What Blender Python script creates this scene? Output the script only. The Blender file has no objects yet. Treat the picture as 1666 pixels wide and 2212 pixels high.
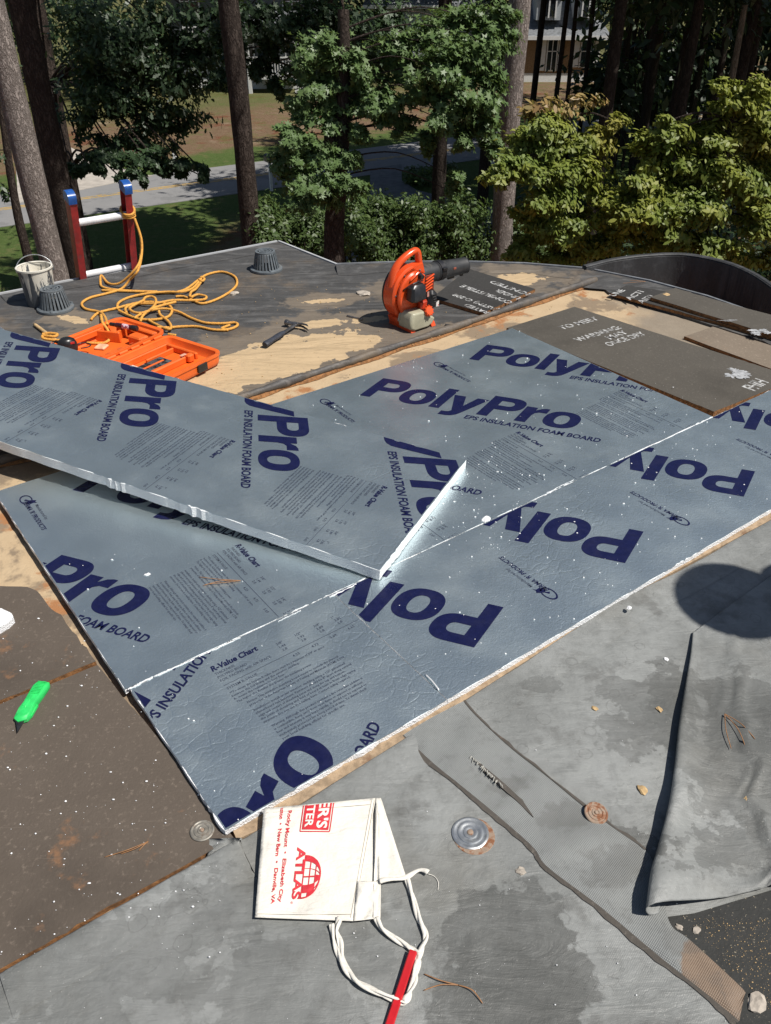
import bpy, bmesh, math, random
import numpy as np
from mathutils import Vector, Matrix, Quaternion
random.seed(7)
S = bpy.context.scene
C = S.collection
R = math.radians
# ------------------------------------------------------------------ camera, sky, sun, exposure
H = 1.55                      # eye height above the roof (roof surface is z = 0)
PITCH = math.atan(1236 / 1800.0)
GZ = -6.0                     # the garden lies two storeys below
cam = bpy.data.objects.new('camera', bpy.data.cameras.new('camera'))
C.objects.link(cam)
cam.location = (0, 0, H)
cam.rotation_euler = (math.pi / 2 - PITCH, 0, 0)
cam.data.sensor_fit = 'HORIZONTAL'
cam.data.sensor_width = 36
cam.data.lens = 36 * 1800 / 1666.0
cam.data.clip_start = 0.05
cam.data.clip_end = 900
S.camera = cam
SUN_EL, SUN_AZ = R(58), R(114)         # azimuth clockwise from +Y
world = bpy.data.worlds.new('World')
S.world = world
world.use_nodes = True
wn = world.node_tree
wn.nodes.clear()
sky = wn.nodes.new('ShaderNodeTexSky')
sky.sky_type = 'NISHITA'
sky.sun_disc = False
sky.sun_elevation = SUN_EL
sky.sun_rotation = SUN_AZ
sky.dust_density = 1.0
bg = wn.nodes.new('ShaderNodeBackground')
bg.inputs[1].default_value = 0.055
wo = wn.nodes.new('ShaderNodeOutputWorld')
wn.links.new(sky.outputs[0], bg.inputs[0])
wn.links.new(bg.outputs[0], wo.inputs[0])
sun = bpy.data.objects.new('sun', bpy.data.lights.new('sun', 'SUN'))
C.objects.link(sun)
sun.data.energy = 5.0
sun.data.angle = R(0.55)
sun.data.color = (1.0, 0.955, 0.89)
sdir = Vector((math.sin(SUN_AZ) * math.cos(SUN_EL), math.cos(SUN_AZ) * math.cos(SUN_EL), math.sin(SUN_EL)))
sun.rotation_euler = (-sdir).to_track_quat('-Z', 'Y').to_euler()
S.view_settings.view_transform = 'Standard'
S.view_settings.look = 'None'
S.view_settings.exposure = 0.08
S.view_settings.gamma = 1.0
S.view_settings.use_curve_mapping = False
S.cycles.max_bounces = 5
S.cycles.diffuse_bounces = 2
S.cycles.glossy_bounces = 3
S.cycles.transmission_bounces = 2

# ------------------------------------------------------------------ measuring helpers
CP, SP = math.cos(PITCH), math.sin(PITCH)
def _ray(x, y):
    u, v = (x - 833.0) / 1800.0, (1106.0 - y) / 1800.0
    return Vector((u, CP + v * SP, -SP + v * CP))
def P(x, y, z=0.0):           # point of the photograph (1666 px wide) on the level z
    r = _ray(x, y)
    return Vector((0, 0, H)) + r * ((z - H) / r.z)
def D(x, y, d):               # the same at distance d ahead
    r = _ray(x, y)
    return Vector((0, 0, H)) + r * (d / r.y)
def PL(pts, z=0.0):
    return [P(x, y, z) for x, y in pts]

# ------------------------------------------------------------------ node helpers
class NT:
    def __init__(s, name):
        s.m = bpy.data.materials.new(name)
        s.m.use_nodes = True
        s.t = s.m.node_tree
        s.n = s.t.nodes
        s.b = s.n['Principled BSDF']
        s.out = s.n['Material Output']
        s.tc = s.n.new('ShaderNodeTexCoord')
        s.pos = s.tc.outputs['Object']
    def L(s, a, b):
        s.t.links.new(a, b)
    def put(s, sock, v):
        if hasattr(v, 'is_output') or isinstance(v, bpy.types.NodeSocket):
            s.L(v, sock)
        elif isinstance(v, (tuple, list)) and len(v) == 3 and sock.type == 'RGBA':
            sock.default_value = (*v, 1)
        else:
            sock.default_value = v
    def map(s, scale=(1, 1, 1), loc=(0, 0, 0), rot=(0, 0, 0), vec=None, kind='POINT'):
        n = s.n.new('ShaderNodeMapping')
        n.vector_type = kind
        n.inputs['Location'].default_value = loc
        n.inputs['Rotation'].default_value = rot
        n.inputs['Scale'].default_value = scale
        s.L(vec or s.pos, n.inputs[0])
        return n.outputs[0]
    def noise(s, scale, detail=4, rough=.55, vec=None, dist=0.0):
        n = s.n.new('ShaderNodeTexNoise')
        n.inputs['Scale'].default_value = scale
        n.inputs['Detail'].default_value = detail
        n.inputs['Roughness'].default_value = rough
        n.inputs['Distortion'].default_value = dist
        s.L(vec or s.pos, n.inputs['Vector'])
        return n.outputs['Fac']
    def noisec(s, scale, detail=3, vec=None):
        n = s.n.new('ShaderNodeTexNoise')
        n.inputs['Scale'].default_value = scale
        n.inputs['Detail'].default_value = detail
        s.L(vec or s.pos, n.inputs['Vector'])
        return n.outputs['Color']
    def voro(s, scale, feature='F1', vec=None, out='Distance', rand=1.0):
        n = s.n.new('ShaderNodeTexVoronoi')
        n.feature = feature
        n.inputs['Scale'].default_value = scale
        n.inputs['Randomness'].default_value = rand
        s.L(vec or s.pos, n.inputs['Vector'])
        return n.outputs[out]
    def wave(s, scale, vec=None, dist=0.0, dirn='X', detail=2):
        n = s.n.new('ShaderNodeTexWave')
        n.bands_direction = dirn
        n.inputs['Scale'].default_value = scale
        n.inputs['Distortion'].default_value = dist
        n.inputs['Detail'].default_value = detail
        s.L(vec or s.pos, n.inputs['Vector'])
        return n.outputs['Fac']
    def step(s, v, lo, hi, a=0.0, b=1.0):
        n = s.n.new('ShaderNodeMapRange')
        n.interpolation_type = 'SMOOTHSTEP'
        n.inputs['From Min'].default_value = lo
        n.inputs['From Max'].default_value = hi
        n.inputs['To Min'].default_value = a
        n.inputs['To Max'].default_value = b
        s.L(v, n.inputs['Value'])
        return n.outputs[0]
    def math(s, op, a, b=0.0, c=0.0):
        n = s.n.new('ShaderNodeMath')
        n.operation = op
        s.put(n.inputs[0], a)
        s.put(n.inputs[1], b)
        s.put(n.inputs[2], c)
        return n.outputs[0]
    def mix(s, f, a, b, mode='MIX'):
        n = s.n.new('ShaderNodeMix')
        n.data_type = 'RGBA'
        n.blend_type = mode
        s.put(n.inputs[0], f)
        s.put(n.inputs[6], a)
        s.put(n.inputs[7], b)
        return n.outputs[2]
    def bump(s, h, strength=.5, dist=.005, normal=None):
        n = s.n.new('ShaderNodeBump')
        n.inputs['Strength'].default_value = strength
        n.inputs['Distance'].default_value = dist
        s.L(h, n.inputs['Height'])
        if normal:
            s.L(normal, n.inputs['Normal'])
        return n.outputs[0]
    def blob(s, c, r, rot=0.0, amt=.6, nscale=6.0, soft=.03, detail=6):   # a ragged patch round c
        v = s.map(loc=(c[0], c[1], 0), rot=(0, 0, rot), scale=(r[0], r[1], 50.0), kind='TEXTURE')
        ln = s.n.new('ShaderNodeVectorMath')
        ln.operation = 'LENGTH'
        s.L(v, ln.inputs[0])
        want = max(nscale, 1.3 / min(r))
        nscale = min((5, 9, 16, 30), key=lambda q: abs(math.log(q / want)))
        kk = 'n%d' % round(nscale)
        if not hasattr(s, kk):
            setattr(s, kk, s.noise(round(nscale), detail, .62))
        nz = getattr(s, kk)
        t = s.math('ADD', ln.outputs['Value'], s.math('MULTIPLY', s.math('SUBTRACT', nz, .5), amt * 2))
        return s.step(t, 1.0 + soft, 1.0 - soft)
    def fin(s, color=None, rough=.6, metal=0.0, normal=None, spec=.5, **kw):
        if color is not None:
            s.put(s.b.inputs['Base Color'], color)
        s.put(s.b.inputs['Roughness'], rough)
        s.put(s.b.inputs['Metallic'], metal)
        s.b.inputs['Specular IOR Level'].default_value = spec
        for k, v in kw.items():
            s.put(s.b.inputs[k], v)
        if normal is not None:
            s.L(normal, s.b.inputs['Normal'])
        return s.m
def plain(name, col, rough=.5, metal=0.0, var=.25, scale=30.0, bump=.15, bd=.002, spec=.5, dirt=None, dscale=12.0, dlo=.52, dhi=.7):
    n = NT(name)
    f = n.noise(scale, 5, .6)
    dark = tuple(c * (1 - var) for c in col)
    lite = tuple(min(1, c * (1 + var * .6)) for c in col)
    c = n.mix(n.step(f, .3, .7), dark, lite)
    if dirt:
        c = n.mix(n.step(n.noise(dscale, 6, .65), dlo, dhi), c, dirt)
    rr = n.step(n.noise(scale * .4, 3), .25, .75, max(.03, rough - .12), min(1, rough + .12))
    return n.fin(c, rr, metal, n.bump(n.noise(scale * 2.5, 4), bump, bd), spec)

# ------------------------------------------------------------------ mesh helpers
class MB:
    def __init__(s):
        s.v, s.f = [], []
    def add(s, vs, fs):
        o = len(s.v)
        s.v += [tuple(v) for v in vs]
        s.f += [tuple(i + o for i in f) for f in fs]
        return s
    def box(s, c, d, m=None, taper=(1, 1), bev=0.0):
        hx, hy, hz = d[0] / 2, d[1] / 2, d[2] / 2
        if bev > 0:
            b = min(bev, hx * .9, hy * .9, hz * .9)
            ring = lambda x, y, z: [(-x + b, -y, z), (x - b, -y, z), (x, -y + b, z), (x, y - b, z), (x - b, y, z), (-x + b, y, z), (-x, y - b, z), (-x, -y + b, z)]
            vs = ring(hx - b, hy - b, -hz) + ring(hx, hy, -hz + b)
            t = ring(hx, hy, hz - b) + ring(hx - b, hy - b, hz)
            vs += [(x * taper[0], y * taper[1], z) for x, y, z in t]
            fs = [tuple(range(7, -1, -1)), tuple(range(24, 32))]
            for k in range(3):
                for i in range(8):
                    j = (i + 1) % 8
                    fs.append((k * 8 + i, k * 8 + j, k * 8 + 8 + j, k * 8 + 8 + i))
        else:
            vs = [(-hx, -hy, -hz), (hx, -hy, -hz), (hx, hy, -hz), (-hx, hy, -hz)]
            vs += [(x * taper[0], y * taper[1], hz) for x, y in ((-hx, -hy), (hx, -hy), (hx, hy), (-hx, hy))]
            fs = [(3, 2, 1, 0), (4, 5, 6, 7), (0, 1, 5, 4), (1, 2, 6, 5), (2, 3, 7, 6), (3, 0, 4, 7)]
        c = Vector(c)
        vs = [((m @ Vector(v)) if m else Vector(v)) + c for v in vs]
        return s.add(vs, fs)
    def tube(s, pts, rad, seg=8, cap=True, flat=1.0, up=None):
        pts = [Vector(p) for p in pts]
        n = len(pts)
        rad = rad if isinstance(rad, (list, tuple)) else [rad] * n
        t0 = (pts[1] - pts[0]).normalized()
        a = Vector(up) if up else (Vector((0, 0, 1)) if abs(t0.z) < .9 else Vector((1, 0, 0)))
        vs, fs = [], []
        nrm = (a - t0 * a.dot(t0)).normalized()
        for i in range(n):
            t = (pts[min(i + 1, n - 1)] - pts[max(i - 1, 0)])
            t = t.normalized() if t.length > 1e-9 else t0
            nrm = nrm - t * nrm.dot(t)
            nrm = nrm.normalized() if nrm.length > 1e-6 else t.orthogonal().normalized()
            bi = t.cross(nrm)
            for k in range(seg):
                g = 2 * math.pi * k / seg
                vs.append(pts[i] + (nrm * math.cos(g) * flat + bi * math.sin(g)) * rad[i])
        for i in range(n - 1):
            for k in range(seg):
                k2 = (k + 1) % seg
                fs.append((i * seg + k, i * seg + k2, (i + 1) * seg + k2, (i + 1) * seg + k))
        if cap:
            fs += [tuple(range(seg - 1, -1, -1)), tuple(range((n - 1) * seg, n * seg))]
        return s.add(vs, fs)
    def lathe(s, prof, seg=24, m=None, c=(0, 0, 0), close=False):
        vs, fs = [], []
        for r, z in prof:
            for k in range(seg):
                g = 2 * math.pi * k / seg
                vs.append((r * math.cos(g), r * math.sin(g), z))
        n = len(prof)
        for i in range(n - 1 + (1 if close else 0)):
            i2 = (i + 1) % n
            for k in range(seg):
                k2 = (k + 1) % seg
                fs.append((i * seg + k, i * seg + k2, i2 * seg + k2, i2 * seg + k))
        c = Vector(c)
        vs = [((m @ Vector(v)) if m else Vector(v)) + c for v in vs]
        return s.add(vs, fs)
    def prism(s, poly, z0, z1, m=None):
        n = len(poly)
        vs = [Vector((p[0], p[1], z0)) for p in poly] + [Vector((p[0], p[1], z1)) for p in poly]
        ar = sum(poly[i][0] * poly[(i + 1) % n][1] - poly[(i + 1) % n][0] * poly[i][1] for i in range(n))
        fs = [tuple(range(n - 1, -1, -1)), tuple(range(n, 2 * n))] + [(i, (i + 1) % n, n + (i + 1) % n, n + i) for i in range(n)]
        if ar < 0:
            fs = [tuple(reversed(f)) for f in fs]
        if m:
            vs = [m @ v for v in vs]
        return s.add(vs, fs)
    def grid(s, fn, nu, nv):
        vs = [fn(i / (nu - 1), j / (nv - 1)) for j in range(nv) for i in range(nu)]
        fs = [(j * nu + i, j * nu + i + 1, (j + 1) * nu + i + 1, (j + 1) * nu + i) for j in range(nv - 1) for i in range(nu - 1)]
        return s.add(vs, fs)
    def mesh(s, name, mat, smooth=False, org=None):
        me = bpy.data.meshes.new(name)
        v = s.v if org is None else [(x - org[0], y - org[1], z - org[2]) for x, y, z in s.v]
        me.from_pydata(v, [], s.f)
        if mat:
            me.materials.append(mat)
        if smooth:
            for p in me.polygons:
                p.use_smooth = True
            if smooth != 'all':
                me.set_sharp_from_angle(angle=R(38))
        me.update()
        return me
    def build(s, name, mat, parent=None, smooth=False, org=None):
        o = bpy.data.objects.new(name, s.mesh(name, mat, smooth, org))
        C.objects.link(o)
        if org is not None and parent is None:
            o.location = org
        if parent:
            o.parent = parent
        return o
def tag(o, label=None, cat=None, group=None, kind=None):
    if label: o['label'] = label
    if cat: o['category'] = cat
    if group: o['group'] = group
    if kind: o['kind'] = kind
    return o
def thing(name, label, cat, loc=(0, 0, 0), rot=(0, 0, 0), group=None):
    o = bpy.data.objects.new(name, None)
    o.empty_display_size = .05
    C.objects.link(o)
    o.location = loc
    o.rotation_euler = rot
    return tag(o, label, cat, group)
def spline(pts, n=8):
    pts = [Vector(p) for p in pts]
    out = []
    for i in range(len(pts) - 1):
        p0, p1, p2, p3 = pts[max(i - 1, 0)], pts[i], pts[i + 1], pts[min(i + 2, len(pts) - 1)]
        for k in range(n):
            t = k / n
            out.append(.5 * ((2 * p1) + (p2 - p0) * t + (2 * p0 - 5 * p1 + 4 * p2 - p3) * t * t + (3 * p1 - p0 - 3 * p2 + p3) * t ** 3))
    out.append(pts[-1])
    return out
def rag(poly, step=.02, amp=.002, seed=0, amps=None):      # resample an outline and make it uneven
    rn = random.Random(seed)
    ph = rn.uniform(0, 9)
    out = []
    n = len(poly)
    for i in range(n):
        a, b = Vector(poly[i][:2]), Vector(poly[(i + 1) % n][:2])
        am = amps[i] if amps else amp
        k = max(1, int((b - a).length / step))
        nn = Vector((-(b - a).y, (b - a).x)).normalized()
        for j in range(k):
            out.append(a.lerp(b, j / k) + nn * ((rn.uniform(-am, am) * max(0.0, math.sin(len(out) * .21 * step / .012 + ph) + math.sin(len(out) * .083 * step / .012 + ph * 2) - .25) + am * .35 * math.sin(len(out) * .5 + ph)) if j else 0))
    return out
# ------------------------------------------------------------------ lettering
_tc = {}
def text_raw(txt, bold=0.0, res=3, spacing=1.0):
    key = (txt, bold, res, spacing)
    if key not in _tc:
        cu = bpy.data.curves.new('lettering', 'FONT')
        cu.body = txt
        cu.size = 1
        cu.resolution_u = res
        cu.offset = bold
        cu.fill_mode = 'FRONT'
        cu.space_character = spacing
        o = bpy.data.objects.new('lettering', cu)
        C.objects.link(o)
        me = bpy.data.meshes.new_from_object(o.evaluated_get(bpy.context.evaluated_depsgraph_get()))
        vs = [(v.co.x, v.co.y) for v in me.vertices]
        fs = [tuple(p.vertices) for p in me.polygons]
        bpy.data.objects.remove(o)
        bpy.data.meshes.remove(me)
        _tc[key] = (vs, fs)
    return _tc[key]
def text_fit(txt, width, cap, bold=0.0, res=3, shear=0.0):
    vs, fs = text_raw(txt, bold, res)
    hv, _ = text_raw('H', bold, 1)
    ch = max(v[1] for v in hv) - min(v[1] for v in hv)
    x0, x1 = min(v[0] for v in vs), max(v[0] for v in vs)
    y0 = min(v[1] for v in hv)
    ky = cap / ch
    kx = (width / (x1 - x0)) if width else ky
    out = []
    for x, y in vs:
        X, Y = (x - x0) * kx, (y - y0) * ky
        out.append((X + shear * Y, Y))
    return out, fs
class Print2D:                # flat printing collected in its own plane
    def __init__(s):
        s.v, s.f, s.marks = [], [], []
    def letters(s):               # one flat piece per letter
        o, k = [], 0
        for m in s.marks:
            q = Print2D(); q.v = s.v; q.f = s.f[k:m]; k = m
            o.append(q)
        return o
    def add(s, vs, fs, at=(0, 0), ang=0.0):
        o = len(s.v)
        c, q = math.cos(ang), math.sin(ang)
        s.v += [(at[0] + c * x - q * y, at[1] + q * x + c * y) for x, y in vs]
        s.f += [tuple(i + o for i in f) for f in fs]
    def text(s, txt, at, width, cap, ang=0.0, bold=0.0, res=3, shear=0.0):
        s.add(*text_fit(txt, width, cap, bold, res, shear), at, ang)
    def line(s, a, b, w):
        a, b = Vector(a), Vector(b)
        n = Vector((-(b - a).y, (b - a).x)).normalized() * w / 2
        s.add([tuple(a - n), tuple(b - n), tuple(b + n), tuple(a + n)], [(0, 1, 2, 3)])
    def arc(s, c, r, a0, a1, w, sx=1.0, sy=1.0, n=20):
        vs, fs = [], []
        for i in range(n + 1):
            g = a0 + (a1 - a0) * i / n
            for rr in (r - w / 2, r + w / 2):
                vs.append((c[0] + rr * math.cos(g) * sx, c[1] + rr * math.sin(g) * sy))
        for i in range(n):
            fs.append((2 * i, 2 * i + 1, 2 * i + 3, 2 * i + 2))
        s.add(vs, fs)
    def logo(s, at, cap, ang, shear):       # the five heavy italic letters of the board maker's word mark
        def ell(cx, cy, rx, ry, a0, a1, n=18, p=2.35):
            o = []
            for i in range(n + 1):
                g = a0 + (a1 - a0) * i / n
                c, q = math.cos(g), math.sin(g)
                o.append((cx + rx * math.copysign(abs(c) ** (2 / p), c), cy + ry * math.copysign(abs(q) ** (2 / p), q)))
            return o
        def ring(a, b):
            n = len(a)
            return a + b, [(i, i + 1, n + i + 1, n + i) for i in range(n - 1)]
        def P_():
            hp = math.pi / 2
            out = [(.24, 1.0)] + ell(.46, .685, .33, .315, hp, -hp) + [(.24, .37)]
            inn = [(.24, .80)] + ell(.43, .685, .125, .115, hp, -hp) + [(.24, .57)]
            return [([(0, 0), (.24, 0), (.24, 1), (0, 1)], [(0, 1, 2, 3)]), ring(out, inn)]
        def o_():
            return [ring(ell(.37, .365, .37, .385, 0, 2 * math.pi, 40), ell(.37, .365, .145, .215, 0, 2 * math.pi, 40))]
        def l_():
            return [([(0, 0), (.24, 0), (.24, 1), (0, 1)], [(0, 1, 2, 3)])]
        def y_():
            pts = [(-.02, .735), (.24, .735), (.385, .28), (.51, .735), (.77, .735), (.48, -.05), (.43, -.16), (.35, -.23), (.25, -.26), (.07, -.26), (.07, -.08), (.16, -.08), (.22, -.06), (.255, .0)]
            return [(pts, [(0, 13, 2, 1), (13, 5, 4, 2), (2, 4, 3), (12, 6, 5, 13), (11, 7, 6, 12), (10, 9, 8, 7, 11)])]
        def r_():
            pts = [(0, 0), (.24, 0), (.24, .36), (.27, .47), (.34, .53), (.50, .53), (.50, .75), (.42, .75), (.33, .71), (.24, .60), (.24, .735), (0, .735)]
            return [(pts, [(0, 1, 10, 11), (2, 3, 8, 9), (3, 4, 7, 8), (4, 5, 6, 7)])]
        x = 0.0
        for g, adv in ((P_(), .80), (o_(), .79), (l_(), .275), (y_(), .795), (P_(), .82), (r_(), .515), (o_(), .75)):
            for vs, fs in g:
                s.add([((x + vx + shear * vy) * cap, vy * cap) for vx, vy in vs], fs, at, ang)
            x += adv
            s.marks.append(len(s.f))
    def clipped(s, fn, rect, z=0.0):    # map with fn into board coordinates, cut at the rectangle
        bm = bmesh.new()
        used = {i for f in s.f for i in f}
        vv = {i: bm.verts.new((*fn(*s.v[i]), 0)) for i in used}
        for f in s.f:
            try:
                bm.faces.new([vv[i] for i in f])
            except ValueError:
                pass
        bmesh.ops.triangulate(bm, faces=bm.faces[:])
        x0, x1, y0, y1 = rect
        for co, no in (((x0, 0, 0), (-1, 0, 0)), ((x1, 0, 0), (1, 0, 0)), ((0, y0, 0), (0, -1, 0)), ((0, y1, 0), (0, 1, 0))):
            g = bm.verts[:] + bm.edges[:] + bm.faces[:]
            if not g:
                break
            bmesh.ops.bisect_plane(bm, geom=g, plane_co=co, plane_no=no, clear_outer=True)
        bm.normal_update()
        for f in bm.faces:
            if f.normal.z < 0:
                f.normal_flip()
        bm.verts.index_update()
        vs = [(v.co.x, v.co.y, z) for v in bm.verts]
        fs = [tuple(v.index for v in f.verts) for f in bm.faces]
        bm.free()
        return vs, fs
# ------------------------------------------------------------------ materials
def mk_foil():
    n = NT('printed_foil')
    v = n.map(scale=(1, 1, 1))
    cre = n.voro(26, 'DISTANCE_TO_EDGE', vec=n.mix(.06, v, n.noisec(9, 4)))
    cr = n.step(cre, 0.0, .09)
    zone = n.step(n.noise(2.3, 3), .48, .66)
    big = n.noise(5, 3)
    fine = n.noise(170, 3, .6)
    mid = n.noise(42, 4, .6, dist=1.2)
    h = n.math('ADD', n.math('MULTIPLY', n.math('MULTIPLY', cr, zone), .28), n.math('ADD', n.math('MULTIPLY', mid, .55), n.math('MULTIPLY', fine, .42)))
    sc = n.noise(1.0, 6, .7, vec=n.map(scale=(9, 160, 1), rot=(0, 0, .7)))
    h = n.math('ADD', h, n.math('MULTIPLY', n.step(sc, .6, .72), .12))
    b1 = n.bump(h, .42, .004)
    b2 = n.bump(big, .09, .02, b1)
    dust = n.step(n.noise(3.1, 6, .65), .45, .75)
    col = n.mix(dust, (.66, .76, .79), (.585, .665, .685))
    rough = n.step(n.noise(6, 5), .3, .75, .33, .41)
    met = n.step(dust, 0, 1, .90, .82)
    return n.fin(col, rough, met, b2)
M_FOIL = mk_foil()
def mk_foam():
    n = NT('white_foam')
    b = n.voro(260, 'F1')
    return n.fin(n.mix(n.noise(40, 4), (.80, .81, .82), (.9, .9, .9)), .7, 0, n.bump(b, .6, .004))
M_FOAM = mk_foam()
M_NAVY = plain('navy_ink', (.008, .010, .050), .34, 0, .15, 60, .25, .002)
M_INKGREY = plain('thin_navy_ink', (.05, .062, .095), .4, 0, .1, 60, .1)
def torn_membrane(name, dark, blobs, dust=(.17, .13, .09), tan=(.52, .385, .23), dustlev=.5):
    n = NT(name)
    d = n.mix(n.noise(3.5, 6, .6), tuple(c * .7 for c in dark), tuple(c * 1.5 for c in dark))
    wv = n.noise(1, 5, .6, vec=n.map(scale=(3, 14, 1), rot=(0, 0, R(-35))), dist=.6)
    d = n.mix(n.step(wv, .5, .68, 0, .6), d, tuple(c * 2.3 for c in dark))
    d = n.mix(n.step(n.noise(2.2, 7, .68), dustlev, dustlev + .2, 0, .75), d, dust)
    d = n.mix(n.step(n.noise(60, 4, .7), .62, .75, 0, .5), d, (.22, .19, .15))
    d = n.mix(n.step(n.noise(14, 7, .75), .5, .7, 0, .5), d, tuple(c * 2.6 for c in dark))
    if blobs:
        kz = None
        for b in blobs:
            k = n.blob(b[0], (b[1][0] * 1.5 + .06, b[1][1] * 1.7 + .06), b[2], 1.1, 5, .12)
            kz = k if kz is None else n.math('MAXIMUM', kz, k)
        kr = n.mix(n.noise(12, 7, .75), (.13, .108, .085), (.26, .21, .155))
        d = n.mix(n.math('MULTIPLY', kz, .75), d, kr)
    m = None
    for b in blobs:
        k = n.blob(*b)
        m = k if m is None else n.math('MAXIMUM', m, k)
    if m is not None:
        t = n.mix(n.noise(7, 6, .7), tuple(c * .82 for c in tan), tuple(min(1, c * 1.12) for c in tan))
        t = n.mix(n.step(n.noise(20, 6, .75), .55, .75, 0, .7), t, (.3, .23, .16))
        t = n.mix(n.step(n.noise(1, 5, .7, vec=n.map(scale=(25, 90, 1), rot=(0, 0, -.6))), .52, .75, 0, .5), t, tuple(c * .6 for c in tan))
        d = n.mix(m, d, t)
    fold = n.noise(1, 4, .5, vec=n.map(scale=(2.2, 9, 1), rot=(0, 0, R(-37))), dist=1.0)
    nb = n.bump(fold, .9, .035)
    nb = n.bump(n.noise(90, 4, .7), .35, .003, nb)
    if m is not None:
        nb = n.bump(m, -.5, .003, nb)
    return n.fin(d, .58, 0, nb, .4)
def xy(px, py):
    p = P(px, py)
    return (p.x, p.y)
M_FAR = torn_membrane('weathered_black_rubber', (.060, .059, .058), [
    (xy(585, 780), (.46, .19), R(36), .95, 4.2), (xy(470, 815), (.20, .16), R(36), .9, 6.0), (xy(690, 700), (.14, .05), R(20), .9, 8.0), (xy(760, 742), (.15, .085), R(30), .6, 7.0), (xy(905, 745), (.16, .07), R(36), .6, 7.0),
    (xy(200, 722), (.09, .06), R(20), .8, 9.0), (xy(160, 690), (.10, .035), R(-30), .8, 9.0), (xy(1110, 605), (.17, .10), R(20), .9, 8.0), (xy(40, 830), (.28, .10), R(36), .9, 6.0), (xy(70, 770), (.2, .07), R(30), 1.0, 7.0), (xy(965, 728), (.15, .05), R(36), .9, 8.0), (xy(800, 690), (.10, .035), R(20), 1.0, 8.0), (xy(700, 650), (.10, .03), R(10), 1.2, 8.0),
    (xy(870, 622), (.10, .06), R(5), 1.0, 9.0)])
M_ROLL = torn_membrane('rolled_rubber_edge', (.075, .07, .066), [(xy(1190, 640), (.34, .2), R(36), 1.0, 7.0), (xy(620, 830), (.2, .1), R(36), 1.0, 9.0)], tan=(.45, .26, .13), dustlev=.42)
def mk_deck():
    n = NT('bare_fibre_board_deck')
    t = n.mix(n.noise(9, 7, .7), (.40, .29, .175), (.56, .43, .275))
    t = n.mix(n.step(n.noise(2.4, 6, .65, dist=.4), .47, .53), t, (.25, .19, .13))
    t = n.mix(n.step(n.noise(3.2, 7, .7, vec=n.map(loc=(4, 2, 0))), .55, .63), t, (.36, .17, .075))
    x = n.n.new('ShaderNodeSeparateXYZ')
    n.L(n.pos, x.inputs[0])
    gr = n.step(n.math('ADD', x.outputs['X'], n.math('MULTIPLY', n.noise(4, 5), .5)), 1.35, 1.6)
    t = n.mix(gr, t, n.mix(n.noise(14, 6, .7), (.20, .165, .125), (.31, .26, .2)))
    t = n.mix(n.step(n.noise(45, 5, .7), .64, .74, 0, .6), t, (.16, .10, .06))
    nb = n.bump(n.noise(70, 5, .75), .5, .004)
    nb = n.bump(n.noise(11, 5), .4, .01, nb)
    return n.fin(t, .85, 0, nb, .2)
M_DECK = mk_deck()
M_TANSTRIP = plain('dusty_tan_fibre', (.36, .26, .165), .9, 0, .35, 40, .5, .003, dirt=(.20, .12, .07), dscale=18, dlo=.56, dhi=.7)
def board_mat(name, a, b, rust=0.0, rloc=(0, 0, 0)):
    n = NT(name)
    t = n.mix(n.noise(5, 7, .7), a, b)
    t = n.mix(n.step(n.noise(90, 4, .7), .55, .75, 0, .35), t, tuple(min(1, c * 2.6) for c in b))
    t = n.mix(n.step(n.noise(1.6, 6, .6), .52, .7, 0, .5), t, tuple(c * .62 for c in a))
    if rust:
        t = n.mix(n.step(n.noise(3.3, 6, .7, vec=n.map(loc=rloc)), .60, .68, 0, rust), t, (.30, .15, .07))
    sc = n.noise(1, 5, .7, vec=n.map(scale=(4, 120, 1), rot=(0, 0, R(-37))))
    t = n.mix(n.step(sc, .62, .74, 0, .3), t, tuple(min(1, c * 2) for c in b))
    nb = n.bump(n.noise(130, 4, .7), .45, .003)
    return n.fin(t, .8, 0, n.bump(n.noise(16, 5), .3, .006, nb), .25)
M_BROWN = board_mat('brown_coated_board', (.082, .066, .053), (.128, .104, .083), .55)
M_WARN = board_mat('dark_grey_brown_board', (.072, .065, .055), (.105, .095, .08), .0)
M_DARKB = board_mat('black_coated_board', (.033, .032, .031), (.055, .053, .05))
M_GREYB = board_mat('grey_weathered_board', (.15, .12, .09), (.24, .195, .15), .3)
M_RUSTEDGE = plain('raw_fibre_edge', (.27, .125, .045), .9, 0, .5, 60, .7, .004)
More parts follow.
